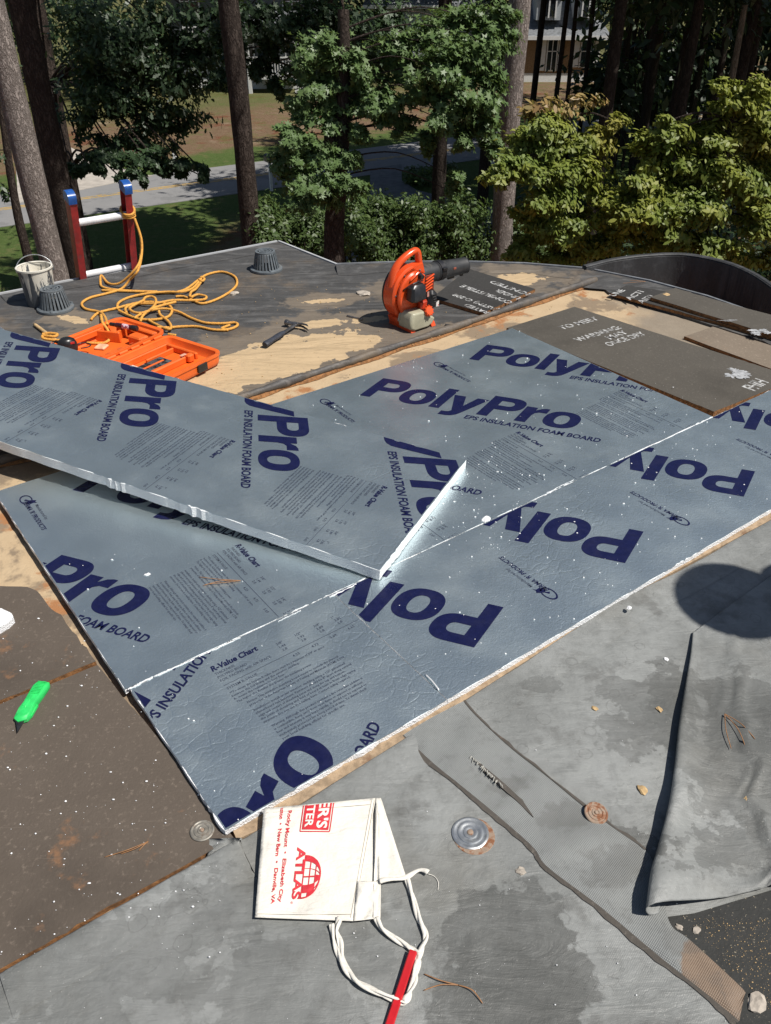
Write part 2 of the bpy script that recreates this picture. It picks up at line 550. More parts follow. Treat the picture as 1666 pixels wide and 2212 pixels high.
def mk_grey():
    n = NT('chalky_grey_rubber')
    t = n.mix(n.step(n.noise(2.6, 6, .62), .3, .7), (.178, .184, .177), (.285, .294, .286))
    t = n.mix(n.step(n.noise(7, 7, .7), .52, .66, 0, .6), t, (.115, .115, .108))
    warm = n.step(n.noise(1.7, 5, .6, vec=n.map(loc=(7, 1, 0))), .5, .66, 0, .45)
    t = n.mix(warm, t, (.135, .125, .10))
    for (c, r, rot, am, k, dk) in (((1120, 2075), (.13, .16), .2, .5, 7, .85), ((1420, 1530), (.15, .12), .5, .7, 6, .55), ((1345, 1810), (.10, .035), -.5, .7, 8, .8), ((1470, 1500), (.07, .1), 0, .7, 8, .6), ((1620, 1560), (.14, .16), 0, .8, 6, .6),
                                   ((1100, 2180), (.14, .12), 0, .5, 7, .8), ((1170, 1480), (.05, .03), 0, .5, 8, .45), ((1600, 1830), (.16, .05), .3, .8, 7, .5), ((1560, 1640), (.14, .26), .1, .8, 6, .5), ((250, 2080), (.3, .12), .5, .9, 6, .4), ((640, 2150), (.2, .12), .2, .9, 6, .35)):
        m = n.blob(xy(*c), r, rot, am * 2.0, 5 if k < 8 else 9, .05)
        t = n.mix(n.math('MULTIPLY', n.math('MULTIPLY', m, dk), n.step(n.noise(9, 6, .7), .25, .6, .55, 1.0)), t, n.mix(n.noise(26, 6, .7), (.062, .064, .060), (.12, .122, .115)))
    t = n.mix(n.step(n.noise(24, 7, .75), .42, .70, 0, .38), t, (.11, .112, .106))
    t = n.mix(n.step(n.noise(1, 6, .72, vec=n.map(scale=(60, 9, 1), rot=(0, 0, .35))), .58, .76, 0, .22), t, (.27, .28, .275))
    t = n.mix(n.step(n.noise(1, 6, .72, vec=n.map(scale=(10, 70, 1), rot=(0, 0, -.5))), .6, .78, 0, .25), t, (.08, .08, .076))
    rings = n.voro(9, 'F1')
    rg = n.step(n.math('ABSOLUTE', n.math('SUBTRACT', rings, n.math('MULTIPLY', n.noise(20, 4), .30))), .02, .004)
    t = n.mix(n.math('MULTIPLY', rg, .28), t, (.085, .085, .08))
    t = n.mix(n.step(n.noise(220, 3, .7), .66, .74, 0, .7), t, (.5, .48, .44))
    w1 = n.wave(95, vec=n.map(rot=(0, 0, R(37))), dirn='X', dist=.6)
    w2 = n.wave(95, vec=n.map(rot=(0, 0, R(37))), dirn='Y', dist=.6)
    ws = n.math('MULTIPLY', n.math('ADD', w1, w2), n.step(n.noise(3, 4), .4, .7, .05, .5))
    nb = n.bump(ws, .28, .0012)
    nb = n.bump(n.noise(38, 6, .72), .5, .004, nb)
    crk = n.step(n.voro(15, 'DISTANCE_TO_EDGE', vec=n.mix(.10, n.pos, n.noisec(14, 5))), 0, .02)
    t = n.mix(n.math('MULTIPLY', n.math('SUBTRACT', 1.0, crk), n.step(n.noise(4, 3), .55, .66, 0, .4)), t, (.07, .07, .065))
    nb = n.bump(crk, .15, .002, nb)
    nb = n.bump(n.noise(1, 5, .6, vec=n.map(scale=(7, 22, 1), rot=(0, 0, .5)), dist=1.5), .35, .012, nb)
    nb = n.bump(n.noise(3.5, 3), .5, .03, nb)
    return n.fin(t, n.step(n.noise(5, 4), .3, .7, .42, .62), 0, nb, .45)
M_GREY = mk_grey()
def mk_weave(name, a, b, rust):
    n = NT(name)
    t = n.mix(n.noise(8, 6, .65), a, b)
    e = P(1560, 2120)
    m = n.blob((e.x, e.y), (.07, .09), 0, .5, 9, .08)
    if rust:
        t = n.mix(n.math('MULTIPLY', m, .85), t, n.mix(n.noise(40, 5, .7), (.19, .11, .06), (.28, .19, .12)))
    for c, r in (((1215, 1762), (.05, .035)), ((1330, 1875), (.07, .04)), ((1100, 1700), (.05, .02)), ((1480, 2030), (.05, .03))):
        t = n.mix(n.math('MULTIPLY', n.blob(xy(*c), r, .3, 1.4, 8, .25), .35), t, (.10, .096, .088))
    t = n.mix(n.step(n.noise(22, 7, .75), .5, .7, 0, .4), t, (.11, .11, .104))
    t = n.mix(n.step(n.noise(5, 5, .65), .5, .7, 0, .25), t, (.15, .145, .13))
    rot = n.map(rot=(0, 0, R(42)))
    w1 = n.wave(92, vec=rot, dirn='X', dist=.3)
    w2 = n.wave(92, vec=rot, dirn='Y', dist=.3)
    ww = n.math('MULTIPLY', w1, w2)
    t = n.mix(n.step(ww, .02, .4, .18, 0), t, tuple(c * .5 for c in a))
    nb = n.bump(ww, .6, .002)
    return n.fin(t, .5, 0, n.bump(n.noise(18, 5), .35, .008, nb), .5)
M_WEAVE = mk_weave('reinforced_rubber_strip', (.195, .203, .197), (.30, .312, .304), True)
M_ADH = board_mat('old_adhesive', (.060, .054, .047), (.115, .102, .088), .3)
def mk_under():
    n = NT('black_underlay')
    t = n.mix(n.noise(20, 5, .7), (.022, .023, .022), (.045, .045, .042))
    t = n.mix(n.step(n.noise(160, 3, .7), .64, .72), t, (.34, .29, .21))
    return n.fin(t, .75, 0, n.bump(n.noise(160, 4), .5, .003), .3)
M_UNDER = mk_under()
M_TRIM = plain('white_painted_trim', (.48, .49, .50), .4, 0, .08, 20, .05)
M_GREYTRIM = plain('dull_metal_trim', (.45, .47, .5), .35, .6, .2, 20, .05)
M_STRAW = plain('pine_straw', (.23, .105, .05), .9, 0, .6, 30, 1.0, .02)
M_BRICK = plain('dark_brick_wall', (.20, .10, .075), .85, 0, .3, 8, .4, .01)
def mk_ground():
    n = NT('lawn_and_pine_straw')
    g = n.mix(n.noise(.9, 6, .65), (.052, .088, .022), (.088, .128, .036))
    g = n.mix(n.step(n.noise(6, 5, .7), .4, .7, 0, .6), g, (.115, .15, .052))
    s = n.mix(n.noise(1.3, 6, .7), (.15, .095, .06), (.22, .155, .095))
    s = n.mix(n.step(n.noise(.45, 4, .6, vec=n.map(loc=(3, 0, 0))), .54, .62, 0, .8), s, (.165, .065, .036))
    s = n.mix(n.step(n.noise(.6, 6, .6), .55, .7, 0, .7), s, (.30, .235, .16))
    s = n.mix(n.step(n.noise(5, 7, .75), .45, .65, 0, .55), s, (.10, .052, .03))
    s = n.mix(n.step(n.noise(1.1, 7, .75, vec=n.map(loc=(9, 4, 0))), .5, .58, 0, .6), s, (.12, .125, .045))
    g = n.mix(n.step(n.noise(1.7, 7, .75, vec=n.map(loc=(2, 9, 0))), .52, .64, 0, .6), g, (.15, .135, .06))
    rv = n.map(loc=(-4.6, 34.3, 0), rot=(0, 0, R(31.5)), kind='TEXTURE')
    x = n.n.new('ShaderNodeSeparateXYZ')
    n.L(rv, x.inputs[0])
    pd = n.math('ADD', x.outputs['Y'], n.math('MULTIPLY', n.math('SUBTRACT', n.noise(.5, 5), .5), 3.0))
    m = n.step(pd, 4.6, 5.6)
    m2 = n.step(pd, 13, 17)
    t = n.mix(m, g, s)
    t = n.mix(n.math('MULTIPLY', m2, .6), t, g)
    y = n.n.new('ShaderNodeSeparateXYZ')
    n.L(n.pos, y.inputs[0])
    near = n.math('MULTIPLY', n.step(n.math('ADD', y.outputs['X'], n.noise(.6, 4)), -5.2, -4.0), n.step(y.outputs['Y'], 29, 26))
    t = n.mix(near, t, s)
    near2 = n.step(n.math('ADD', y.outputs['Y'], n.math('MULTIPLY', n.noise(.6, 4), 2.0)), 15.5, 13.5)
    t = n.mix(near2, t, (.19, .085, .04))
    return n.fin(t, .95, 0, n.bump(n.noise(14, 6, .75), .9, .06), .1)
M_GROUND = mk_ground()
def mk_road():
    n = NT('sun_bleached_asphalt')
    t = n.mix(n.noise(1.2, 6, .65), (.19, .19, .19), (.27, .265, .26))
    t = n.mix(n.step(n.noise(.7, 7, .75), .55, .6, 0, .35), t, (.12, .12, .12))
    t = n.mix(n.step(n.noise(30, 4, .7), .55, .75, 0, .4), t, (.34, .33, .32))
    return n.fin(t, .9, 0, n.bump(n.noise(60, 4), .4, .01), .2)
M_ROAD = mk_road()
M_CONC = plain('concrete_drive', (.42, .38, .33), .9, 0, .2, 3, .3, .01)
M_DRIVE = plain('grey_asphalt_drive', (.15, .15, .15), .9, 0, .25, 4, .4, .01)
M_YELLOW = plain('yellow_road_paint', (.50, .32, .08), .7, 0, .2, 6, .1, dirt=(.26, .24, .2), dscale=3, dlo=.48, dhi=.6)

# ------------------------------------------------------------------ ground, street
def sheet(name, poly, z, mat, kind='structure', parent=None, th=None):
    m = MB()
    if th:
        m.prism(poly, z - th, z)
    else:
        pts = [(p[0], p[1], z) for p in poly]
        ar = sum(pts[i][0] * pts[(i + 1) % len(pts)][1] - pts[(i + 1) % len(pts)][0] * pts[i][1] for i in range(len(pts)))
        m.add(pts if ar > 0 else pts[::-1], [tuple(range(len(pts)))])
    o = m.build(name, mat, parent)
    if kind and not parent:
        o['kind'] = kind
    return o
mb = MB()
mb.grid(lambda u, v: (-260 + 520 * u, -120 + 420 * v, GZ), 27, 22)
tag(mb.build('ground', M_GROUND), kind='structure')
RC, RA = Vector((-4.6, 34.3)), R(31.5)
rd, rn = Vector((math.cos(RA), math.sin(RA))), Vector((-math.sin(RA), math.cos(RA)))
def rp(a, b):
    p = RC + rd * a + rn * b
    return (p.x, p.y)
sheet('road', [rp(-90, -2.2), rp(120, -2.2), rp(120, 2.2), rp(-90, 2.2)], GZ + .02, M_ROAD, th=.05)
for k, off in enumerate((-.1, .1)):
    mb = MB()
    mb.prism([rp(-90, off - .05), rp(120, off - .05), rp(120, off + .05), rp(-90, off + .05)], GZ + .021, GZ + .026)
    tag(mb.build('road_line', M_YELLOW), kind='structure')
gp = lambda pts: [(P(x, y, GZ).x, P(x, y, GZ).y) for x, y in pts]
sheet('driveway', gp([(30, 290), (118, 290), (150, 318), (205, 347), (300, 377), (330, 381), (290, 388), (120, 423), (40, 440)]), GZ + .035, M_CONC, th=.05)
sheet('driveway', gp([(800, 366), (868, 356), (868, 392), (900, 412), (1010, 440), (1200, 470), (1200, 560), (700, 600), (800, 420)]), GZ + .036, M_DRIVE, th=.05)

# ------------------------------------------------------------------ the building under the roof
EDGE_PX = [(-260, 688), (0, 636), (150, 607), (600, 522), (725, 572), (860, 567), (1000, 566), (1130, 570), (1268, 581), (1400, 607), (1530, 642), (1666, 690), (1950, 800)]
edge = PL(EDGE_PX)
outline = [(p.x, p.y) for p in edge] + [(4.2, 1.0), (4.2, -4.0), (-4.5, -4.0), (-4.5, 2.4)]
roof = thing('flat_roof', None, None)
roof['kind'] = 'structure'
mb = MB(); mb.prism(outline, -.26, -.012); mb.build('deck', M_DECK, roof)
wal = [(p[0] * .97, p[1] * .985 - .03) for p in outline]
mb = MB(); mb.prism(wal, GZ, -.26); mb.build('house_wall', M_BRICK, roof)
# drip edge: one trim strip for each straight run of the eave
for i in range(len(edge) - 1):
    a, b = edge[i], edge[i + 1]
    d = (b - a).normalized(); nn = Vector((-d.y, d.x, 0))
    mb = MB()
    mb.prism([tuple((a + nn * .001)[:2]), tuple((b + nn * .001)[:2]), tuple((b + nn * .014)[:2]), tuple((a + nn * .014)[:2])], -.11, .006 + .0006 * (i % 2))
    mb.build('drip_edge', M_TRIM if i < 4 else M_GREYTRIM, roof)

# ------------------------------------------------------------------ far rubber membrane
near_line = [(-260, 1062), (17, 988), (300, 921), (525, 855), (900, 732), (1285, 605)]
right_low = [(1316, 632), (1420, 664), (1500, 690), (1666, 742), (1950, 840)]
inset = []
for i, p in enumerate(edge):
    inset.append((p.x * .998, p.y - .004))
poly = inset + [tuple(P(x, y)[:2]) for x, y in right_low[::-1]] + [tuple(P(x, y)[:2]) for x, y in near_line[::-1]]
far = MB(); far.prism(rag(poly, .06, .003, 3), -.0115, 0.0)
tag(far.build('roof_membrane', M_FAR), kind='structure')
# raised, creased membrane band along the eave
def band(name, pxs, w, hgt, seed):
    rn_ = random.Random(seed)
    pts = spline(PL(pxs), 14)
    mb = MB()
    n = len(pts)
    prof = [(0.0, 0.0), (.12, .75), (.3, 1.0), (.55, .7), (.8, .25), (1.0, 0.0)]
    vs, fs = [], []
    for i, p in enumerate(pts):
        d = (pts[min(i + 1, n - 1)] - pts[max(i - 1, 0)]).normalized()
        nn = Vector((d.y, -d.x, 0))
        k = 1 + .35 * math.sin(i * .9 + seed) + rn_.uniform(-.3, .3)
        for (o, hz) in prof:
            vs.append(p + nn * (.004 + o * w * (1 + .1 * math.sin(i * .4))) + Vector((0, 0, .0015 + hgt * hz * k)))
    m_ = len(prof)
    for i in range(n - 1):
        for j in range(m_ - 1):
            fs.append((i * m_ + j, i * m_ + j + 1, (i + 1) * m_ + j + 1, (i + 1) * m_ + j))
    mb.add(vs, [tuple(reversed(f)) for f in fs])
    tag(mb.build(name, M_FAR, None, 'all'), kind='structure')
band('membrane_edge_fold', [(1268, 583), (1400, 609), (1530, 644), (1666, 692), (1900, 782)], .26, .012, 1)
band('membrane_edge_fold', [(725, 574), (860, 569), (1000, 568), (1130, 572), (1262, 582)], .16, .010, 2)
band('membrane_edge_fold', [(0, 638), (150, 609), (380, 566), (598, 525)], .12, .008, 4)

# round bay with a black parapet beyond the eave
c0 = Vector((1.52, 4.06)); RAD = .80
arcpts = [P(x, y, .03) for x, y in ((1268, 577), (1330, 562), (1400, 553), (1480, 551), (1560, 566), (1620, 590), (1666, 620))]
ext = [Vector((2.06, 4.12, .03)), Vector((2.08, 3.9, .03))]
pts = spline(arcpts + ext, 6)
def ring_wall(name, pts, th, z0, z1, mat, parent):
    mb = MB(); n = len(pts); vs, fs = [], []
    for i, p in enumerate(pts):
        d = (pts[min(i + 1, n - 1)] - pts[max(i - 1, 0)]).normalized()
        nn = Vector((-d.y, d.x, 0))
        for q, z in ((0, z0), (0, z1 - .008), (.008, z1), (th - .008, z1), (th, z1 - .008), (th, z0)):
            v = p + nn * q
            vs.append((v.x, v.y, z))
    for i in range(n - 1):
        for j in range(6):
            j2 = (j + 1) % 6
            fs.append((i * 6 + j, i * 6 + j2, (i + 1) * 6 + j2, (i + 1) * 6 + j))
    fs += [tuple(range(6)), tuple(range((n - 1) * 6 + 5, (n - 1) * 6 - 1, -1))]
    mb.add(vs, [tuple(reversed(f)) for f in fs])
    return mb.build(name, mat, parent, True)
bay = thing('round_bay_roof', None, None); bay['kind'] = 'structure'
M_PAR = torn_membrane('parapet_rubber', (.036, .037, .039), [], dustlev=.66)
ring_wall('parapet', pts, .034, -.30, .03, M_PAR, bay)
ring_wall('parapet_cap', [p + Vector((0, 0, .0)) for p in pts], .037, .0301, .035, M_PAR, bay)
mb = MB(); fl = [(p.x, p.y) for p in pts] + [(1.5, 4.0), (1.2, 4.4)]
mb.prism(fl, -.36, -.22); mb.build('bay_floor', M_STRAW, bay)
mb = MB(); mb.prism([(p.x * .99, p.y * .99) for p in pts] + [(1.5, 4.0), (1.2, 4.4)], GZ, -.36); mb.build('bay_wall', M_BRICK, bay)

# tan fibre board under the foil boards, showing as a strip along the front
sheet('fibre_board_layer', [tuple(P(x, y)[:2]) for x, y in ((512, 1816), (560, 1794), (890, 1588), (1340, 1299), (1666, 1124), (1950, 973), (1900, 940), (1500, 1160), (900, 1500), (480, 1740))], .0035, M_TANSTRIP, th=.012)
# ------------------------------------------------------------------ near grey membrane and what lies on it
mpoly = [(-300, 2268), (0, 2108), (300, 1938), (505, 1822), (560, 1796), (890, 1590), (1130, 1436), (1340, 1301), (1500, 1219), (1666, 1126), (1950, 975)]
mp = [tuple(P(x, y)[:2]) for x, y in mpoly] + [(4.1, 1.2), (4.1, -3.9), (-3.2, -3.9)]
mb = MB(); mb.prism(rag(mp, .03, .0015, 5), -.0115, .0); tag(mb.build('grey_membrane', M_GREY), kind='structure')
# soft rolled lip along the membrane's cut edge
lp = [P(x, y) for x, y in mpoly[1:]]
lp = spline(lp, 10)
mb = MB()
n_ = len(lp); vs, fs = [], []
prof = [(-.003, -.004), (-.002, .003), (.002, .005), (.015, .005), (.045, .0025), (.09, .0006)]
for i, p in enumerate(lp):
    d = (lp[min(i + 1, n_ - 1)] - lp[max(i - 1, 0)]).normalized(); nn = Vector((d.y, -d.x, 0))
    k = 1 + .4 * math.sin(i * .35) + .3 * math.sin(i * 1.1)
    for o, z in prof:
        vs.append(p + nn * o + Vector((0, 0, z * k + .0006)))
for i in range(n_ - 1):
    for j in range(5):
        fs.append((i * 6 + j, (i + 1) * 6 + j, (i + 1) * 6 + j + 1, i * 6 + j + 1))
mb.add(vs, [tuple(reversed(f)) for f in fs]); tag(mb.build('membrane_lip', M_GREY, None, 'all'), kind='structure')
sheet('black_underlay', [tuple(P(x, y)[:2]) for x, y in ((1425, 1985), (1500, 1975), (1666, 1925), (2000, 1850), (2000, 2400), (1560, 2400), (1590, 2212), (1500, 2100))], .0035, M_UNDER, th=.003)
line2 = [(872, 1590), (935, 1650), (993, 1697), (1066, 1757), (1150, 1831), (1182, 1875), (1292, 1958), (1423, 2068), (1520, 2145), (1596, 2208)]
line1 = [(1004, 1516), (1050, 1568), (1131, 1637), (1241, 1725), (1320, 1785), (1394, 1838), (1428, 1910), (1446, 1996), (1492, 2035), (1598, 2133), (1608, 2150)]
l2, l1 = spline(PL(line2), 5), spline(PL(line1), 5)
def striptop(u, v):
    i = u * (len(l2) - 1); a = l2[int(i)].lerp(l2[min(int(i) + 1, len(l2) - 1)], i % 1)
    i = u * (len(l1) - 1); b = l1[int(i)].lerp(l1[min(int(i) + 1, len(l1) - 1)], i % 1)
    p = a.lerp(b, v)
    z = .007 + .004 * math.sin(u * 17) * math.sin(v * 3.1) * (1 if u < .6 else .4) + .003 * math.sin(u * 41 + v * 4) * v * (1 - v) * 4
    if v in (0.0, 1.0): z = .0042
    return (p.x, p.y, max(z, .0042))
mb = MB(); mb.grid(striptop, 70, 9)
o = mb.build('lap_strip', M_WEAVE, None, 'all'); o['kind'] = 'structure'
adh = [p + Vector((-.012, -.006, 0)) for p in l2]
ad2 = [p + Vector((-.0075 - .0025 * math.sin(i * .45) - .0015 * math.sin(i * 2.9), -.006 - .0025 * math.sin(i * .6) - .0012 * math.sin(i * 3.3), 0)) for i, p in enumerate(l2)]
mb = MB()
vs = []; fs = []
for i in range(len(l2)):
    vs += [(l2[i].x, l2[i].y, .0042), (ad2[i].x, ad2[i].y, .0022)]
for i in range(len(l2) - 1):
    fs.append((2 * i, 2 * i + 1, 2 * i + 3, 2 * i + 2))
mb.add(vs, [tuple(reversed(f)) for f in fs]); o = mb.build('adhesive_line', M_ADH); o['kind'] = 'structure'
l1c = [p for p in l1 if p.y > P(1400, 1845).y]
vs = []; fs = []; mb = MB()
for i, p in enumerate(l1c):
    w1, w2 = .0028 + .001 * math.sin(i * .9), .004 + .0016 * math.sin(i * 1.7 + 1) + .0012 * math.sin(i * 4.1)
    vs += [(p.x - w1, p.y - w1 * .8, .0060), (p.x, p.y, .0072), (p.x + w2, p.y + w2 * .8, .0012)]
for i in range(len(l1c) - 1):
    for j in range(2): fs.append((i * 3 + j, (i + 1) * 3 + j, (i + 1) * 3 + j + 1, i * 3 + j + 1))
mb.add(vs, [tuple(f) for f in fs]); o = mb.build('adhesive_line', M_ADH, None, 'all'); o['kind'] = 'structure'
# a frayed tear in the lap strip
tz_ = .011
M_FRAY = plain('frayed_scrim', (.42, .41, .37), .9, 0, .3, 80, .3)
te = thing('membrane_tear', 'frayed tear in the lap strip above the large shiny disc', 'tear', P(1060, 1690, .004))
mb = MB(); pl = [tuple((P(x, y) - te.location)[:2]) for x, y in ((1018, 1634), (1042, 1657), (1085, 1694), (1128, 1732), (1152, 1770), (1118, 1737), (1082, 1706), (1052, 1678), (1032, 1656))]
mb.prism(rag(pl, .008, .002, 2), 0, .0040); mb.build('gap_shade', M_ADH, te)  # no opening is cut; this dark strip stands in for the shade inside
rf_ = random.Random(8)
for k in range(44):
    t_ = rf_.random(); a = P(1018, 1634, tz_).lerp(P(1085, 1696, tz_), t_); b = a + Vector((rf_.uniform(-.008, .006), -rf_.uniform(.003, .012), rf_.uniform(.0, .003)))
    mb = MB(); mb.tube([a - te.location, (a + b) / 2 - te.location + Vector((0, 0, .003)), b - te.location], [.0016, .0013, .0006], 4); mb.build('fibre', M_FRAY, te)
# the peeled, curled flap of membrane on the right
LP = spline(PL([(1496, 1370), (1490, 1420), (1478, 1490), (1463, 1580), (1453, 1670), (1440, 1752), (1418, 1840), (1398, 1910), (1388, 1985)]), 6)
RP = spline([Vector(P(*q)) + Vector((.0, 0, 0)) for q in ((1990, 1010), (1990, 1200), (1990, 1400), (1990, 1600), (1990, 1850))], 12)
def pick(l, u):
    i = u * (len(l) - 1); return l[int(i)].lerp(l[min(int(i) + 1, len(l) - 1)], i % 1)
PROF = [(.98, .10), (.70, .05), (.40, .16), (.20, .55), (.04, 1.05), (0.0, 1.5), (.16, 1.86), (.55, 2.0), (1.05, 1.93), (1.6, 1.76), (2.3, 1.46), (3.2, 1.05), (4.3, .62), (5.6, .28)]
mb = MB(); vs = []; fs = []
NS = 110; tail = 30; W = len(PROF) + tail
for i in range(NS):
    u = i / (NS - 1)
    a, b = pick(LP, u), pick(RP, u)
    r = .0022 + .034 * (u ** .85) * (1 + .08 * math.sin(u * 23) + .06 * math.sin(u * 41 + 1))
    d = (b - a); ln = d.length; d = d / ln
    for (o, z) in PROF:
        q = a + d * (o * r)
        vs.append((q.x, q.y, .0045 + z * r * .68))
    st = 7.0 * r + .008
    for j in range(tail):
        t = (j / (tail - 1)) ** 1.3
        q = a + d * (st + (ln - st) * t)
        z2 = .012 * math.exp(-((t * ln - .07 - .05 * (1 - u)) / .018) ** 2) * min(1, 3 * u) + .010 * math.sin(t * 9 + u * 5) * t * u + .004 * math.sin(u * 22 + t * 12) * min(1, t * 4)
        z2 += .0025 * math.sin(t * 60 + u * 9) * math.sin(u * 31 + t * 17) * min(1, 5 * u)
        if u > .93: z2 += .008 * math.sin((u - .93) / .07 * math.pi)
        vs.append((q.x, q.y, .0065 + .10 * r * (1 - t) + max(0, z2) + .003 * u))
for i in range(NS - 1):
    for j in range(W - 1):
        fs.append((i * W + j, i * W + j + 1, (i + 1) * W + j + 1, (i + 1) * W + j))
mb.add(vs, [tuple(reversed(f)) for f in fs])
flap = mb.build('peeled_membrane', M_GREY, None, 'all'); flap['kind'] = 'structure'
mod = flap.modifiers.new('thickness', 'SOLIDIFY'); mod.thickness = .0016; mod.offset = -1

# ------------------------------------------------------------------ cover boards
def cover(name, px, z0, z1, mat, label, cat='board', seed=0, amps=None, amp=.002, edge_mat=None, step=.02):
    pl = [tuple(P(x, y)[:2]) for x, y in px]
    c = (sum(p[0] for p in pl) / len(pl), sum(p[1] for p in pl) / len(pl), z0)
    t = thing(name, label, cat, c)
    rg = rag([(p[0] - c[0], p[1] - c[1]) for p in pl], step, amp, seed, amps)
    m = MB(); m.prism(rg, 0, z1 - z0 - .0012); m.build('core', edge_mat or M_RUSTEDGE, t)
    m = MB(); m.prism([(x * .9985, y * .9985) for x, y in rg], z1 - z0 - .0011, z1 - z0); m.build('facing', mat, t)
    return t
cover('cover_board', [(-260, 1215), (0, 1268), (60, 1270), (80, 1278), (112, 1318), (133, 1330), (208, 1431), (60, 1492), (-260, 1618)], -.0118, .004, M_BROWN, 'brown cover board with a ragged torn corner, beside the letters FOAM BOARD', seed=1, amp=.004)
cover('cover_board', [(-260, 1628), (60, 1499), (211, 1438), (300, 1545), (420, 1690), (506, 1812), (300, 1926), (0, 2096), (-260, 2235)], -.0118, .003, M_BROWN, 'large brown cover board that the green utility knife and dull disc lie on', seed=2, amp=.0025)
warn = cover('cover_board', [(1094, 714), (1240, 668), (1666, 805), (1800, 848), (1690, 836), (1541, 896)], -.0118, .014, M_WARN, 'dark grey brown board stencilled WARNING beside the foil boards', seed=3, amp=.002)
cover('cover_board', [(1478, 728), (1540, 707), (1666, 748), (1900, 826), (1900, 880), (1668, 799)], -.0118, .004, M_GREYB, 'weathered grey board between the stencilled WARNING board and black loose boards', seed=4)
comb = cover('loose_board', [(933, 650), (1043, 683), (1156, 631), (1012, 587)], .0012, .018, M_DARKB, 'black loose board stencilled COMBUSTIBLE under the blower tube', seed=5, amp=.0015)
d1 = cover('loose_board', [(1317, 639), (1352, 622), (1480, 642), (1720, 706), (1720, 752), (1560, 705)], .0012, .016, M_DARKB, 'black stencilled board lying lowest beside the curved parapet', seed=6, amp=.003)
d2 = cover('loose_board', [(1403, 656), (1456, 637), (1560, 668), (1700, 705), (1900, 770), (1900, 836), (1666, 737)], .0165, .034, M_WARN, 'grey smeared board lying on top of the black stencilled one', seed=7, amp=.003)
d2.rotation_euler = (R(1.0), R(-.6), 0)
M_STEN = plain('faded_white_stencil', (.46, .46, .45), .8, 0, .5, 50, .2, dirt=(.08, .075, .07), dscale=38, dlo=.48, dhi=.6)
def stencil(t, items, z):       # items: text, baseline start px, end px, cap height
    for txt, a, b, cap in items:
        A, B = P(*a, t.location.z + z), P(*b, t.location.z + z)
        d = B - A
        pr = Print2D(); pr.text(txt, (A.x - t.location.x, A.y - t.location.y), d.length, cap, math.atan2(d.y, d.x), .025)
        m = MB(); m.add([(x, y, z) for x, y in pr.v], pr.f); m.build('stencil_lettering', M_STEN, t)
stencil(warn, [('TO MEET', (1216, 712), (1296, 690), .042), ('WARNING:', (1251, 738), (1345, 709), .042), ('MAY', (1320, 733), (1360, 719), .042), ('ONCE DRY', (1318, 748), (1398, 722), .042), ('FHIH', (1632, 845), (1662, 826), .06)], .0263)
stencil(comb, [('COMBUSTIBLE', (1110, 652), (1003, 615), .040), ('UNDER', (1128, 643), (1077, 624), .040), ('IGNITED', (1148, 634), (1066, 606), .040), ('(ASTM) C-208', (1080, 668), (985, 634), .034), ('RATED', (1060, 674), (1010, 656), .034)], .0172)
stencil(d1, [('UNE', (1328, 640), (1352, 627), .035), ('ACTI', (1362, 648), (1392, 630), .035), ('AST!', (1388, 655), (1415, 640), .035)], .0152)
M_SMEAR = plain('white_paint_smear', (.38, .39, .40), .7, 0, .3, 40, .3)
def smear(t, cx, cy, r, z, seed, sx=1.0, sy=1.0):
    c = P(cx, cy, t.location.z + z)
    rr = random.Random(seed); m = MB()
    for k in range(9):
        a0 = rr.uniform(0, 6.28); o = rr.uniform(0, r)
        cc = (c.x - t.location.x + o * math.cos(a0) * sx, c.y - t.location.y + o * math.sin(a0) * sy)
        pts = []
        for i in range(22):
            g = i / 22 * 6.283; q = r * rr.uniform(.18, .62)
            pts.append((cc[0] + q * math.cos(g) * sx, cc[1] + q * math.sin(g) * sy, z + .0003 * k))
        m.add(pts, [tuple(range(22))])
    m.build('paint_smear', M_SMEAR, t)
smear(warn, 1600, 807, .05, .0262, 3, 1.2, .9)
smear(d2, 1640, 716, .04, .0178, 5, 1.2, .7)
smear(d2, 1570, 692, .02, .0178, 6, 2.5, .3)
# scraps of torn facing in the tan strip, the rolled rubber edge
roll = thing('rolled_membrane', 'grey rolled up rubber edge running diagonally behind the foil boards', 'rolled membrane', P(525, 855))
rl = spline([P(x, y, .012) for x, y in ((1287, 604), (1200, 633), (1100, 666), (980, 707), (860, 746), (740, 786), (620, 825), (525, 856), (420, 886), (300, 921), (17, 990), (-200, 1050))], 12)
rr_ = random.Random(5)
mb = MB(); mb.tube(rl, [.016 * (1 + .16 * math.sin(i * .37) + rr_.uniform(-.08, .08)) for i in range(len(rl))], 12)
mb.build('roll', M_ROLL, roll, 'all', org=roll.location)
fl = []
for i, p in enumerate(rl):
    d = (rl[min(i + 1, len(rl) - 1)] - rl[max(i - 1, 0)]).normalized(); nn = Vector((-d.y, d.x, 0))
    if nn.y > 0: nn = -nn
    fl.append((p, nn))
mb = MB(); vs = []; fs = []
for i, (p, nn) in enumerate(fl):
    w = .019 + .006 * math.sin(i * .5) + rr_.uniform(-.002, .003)
    q = p + nn * .008; e = p + nn * w
    vs += [(q.x, q.y, .004), (e.x, e.y, -.006), (e.x, e.y, -.010)]
for i in range(len(fl) - 1):
    for j in range(2):
        fs.append((i * 3 + j, (i + 1) * 3 + j, (i + 1) * 3 + j + 1, i * 3 + j + 1))
mb.add(vs, fs); mb.build('torn_edge', M_RUSTEDGE, roll, 'all', org=roll.location)
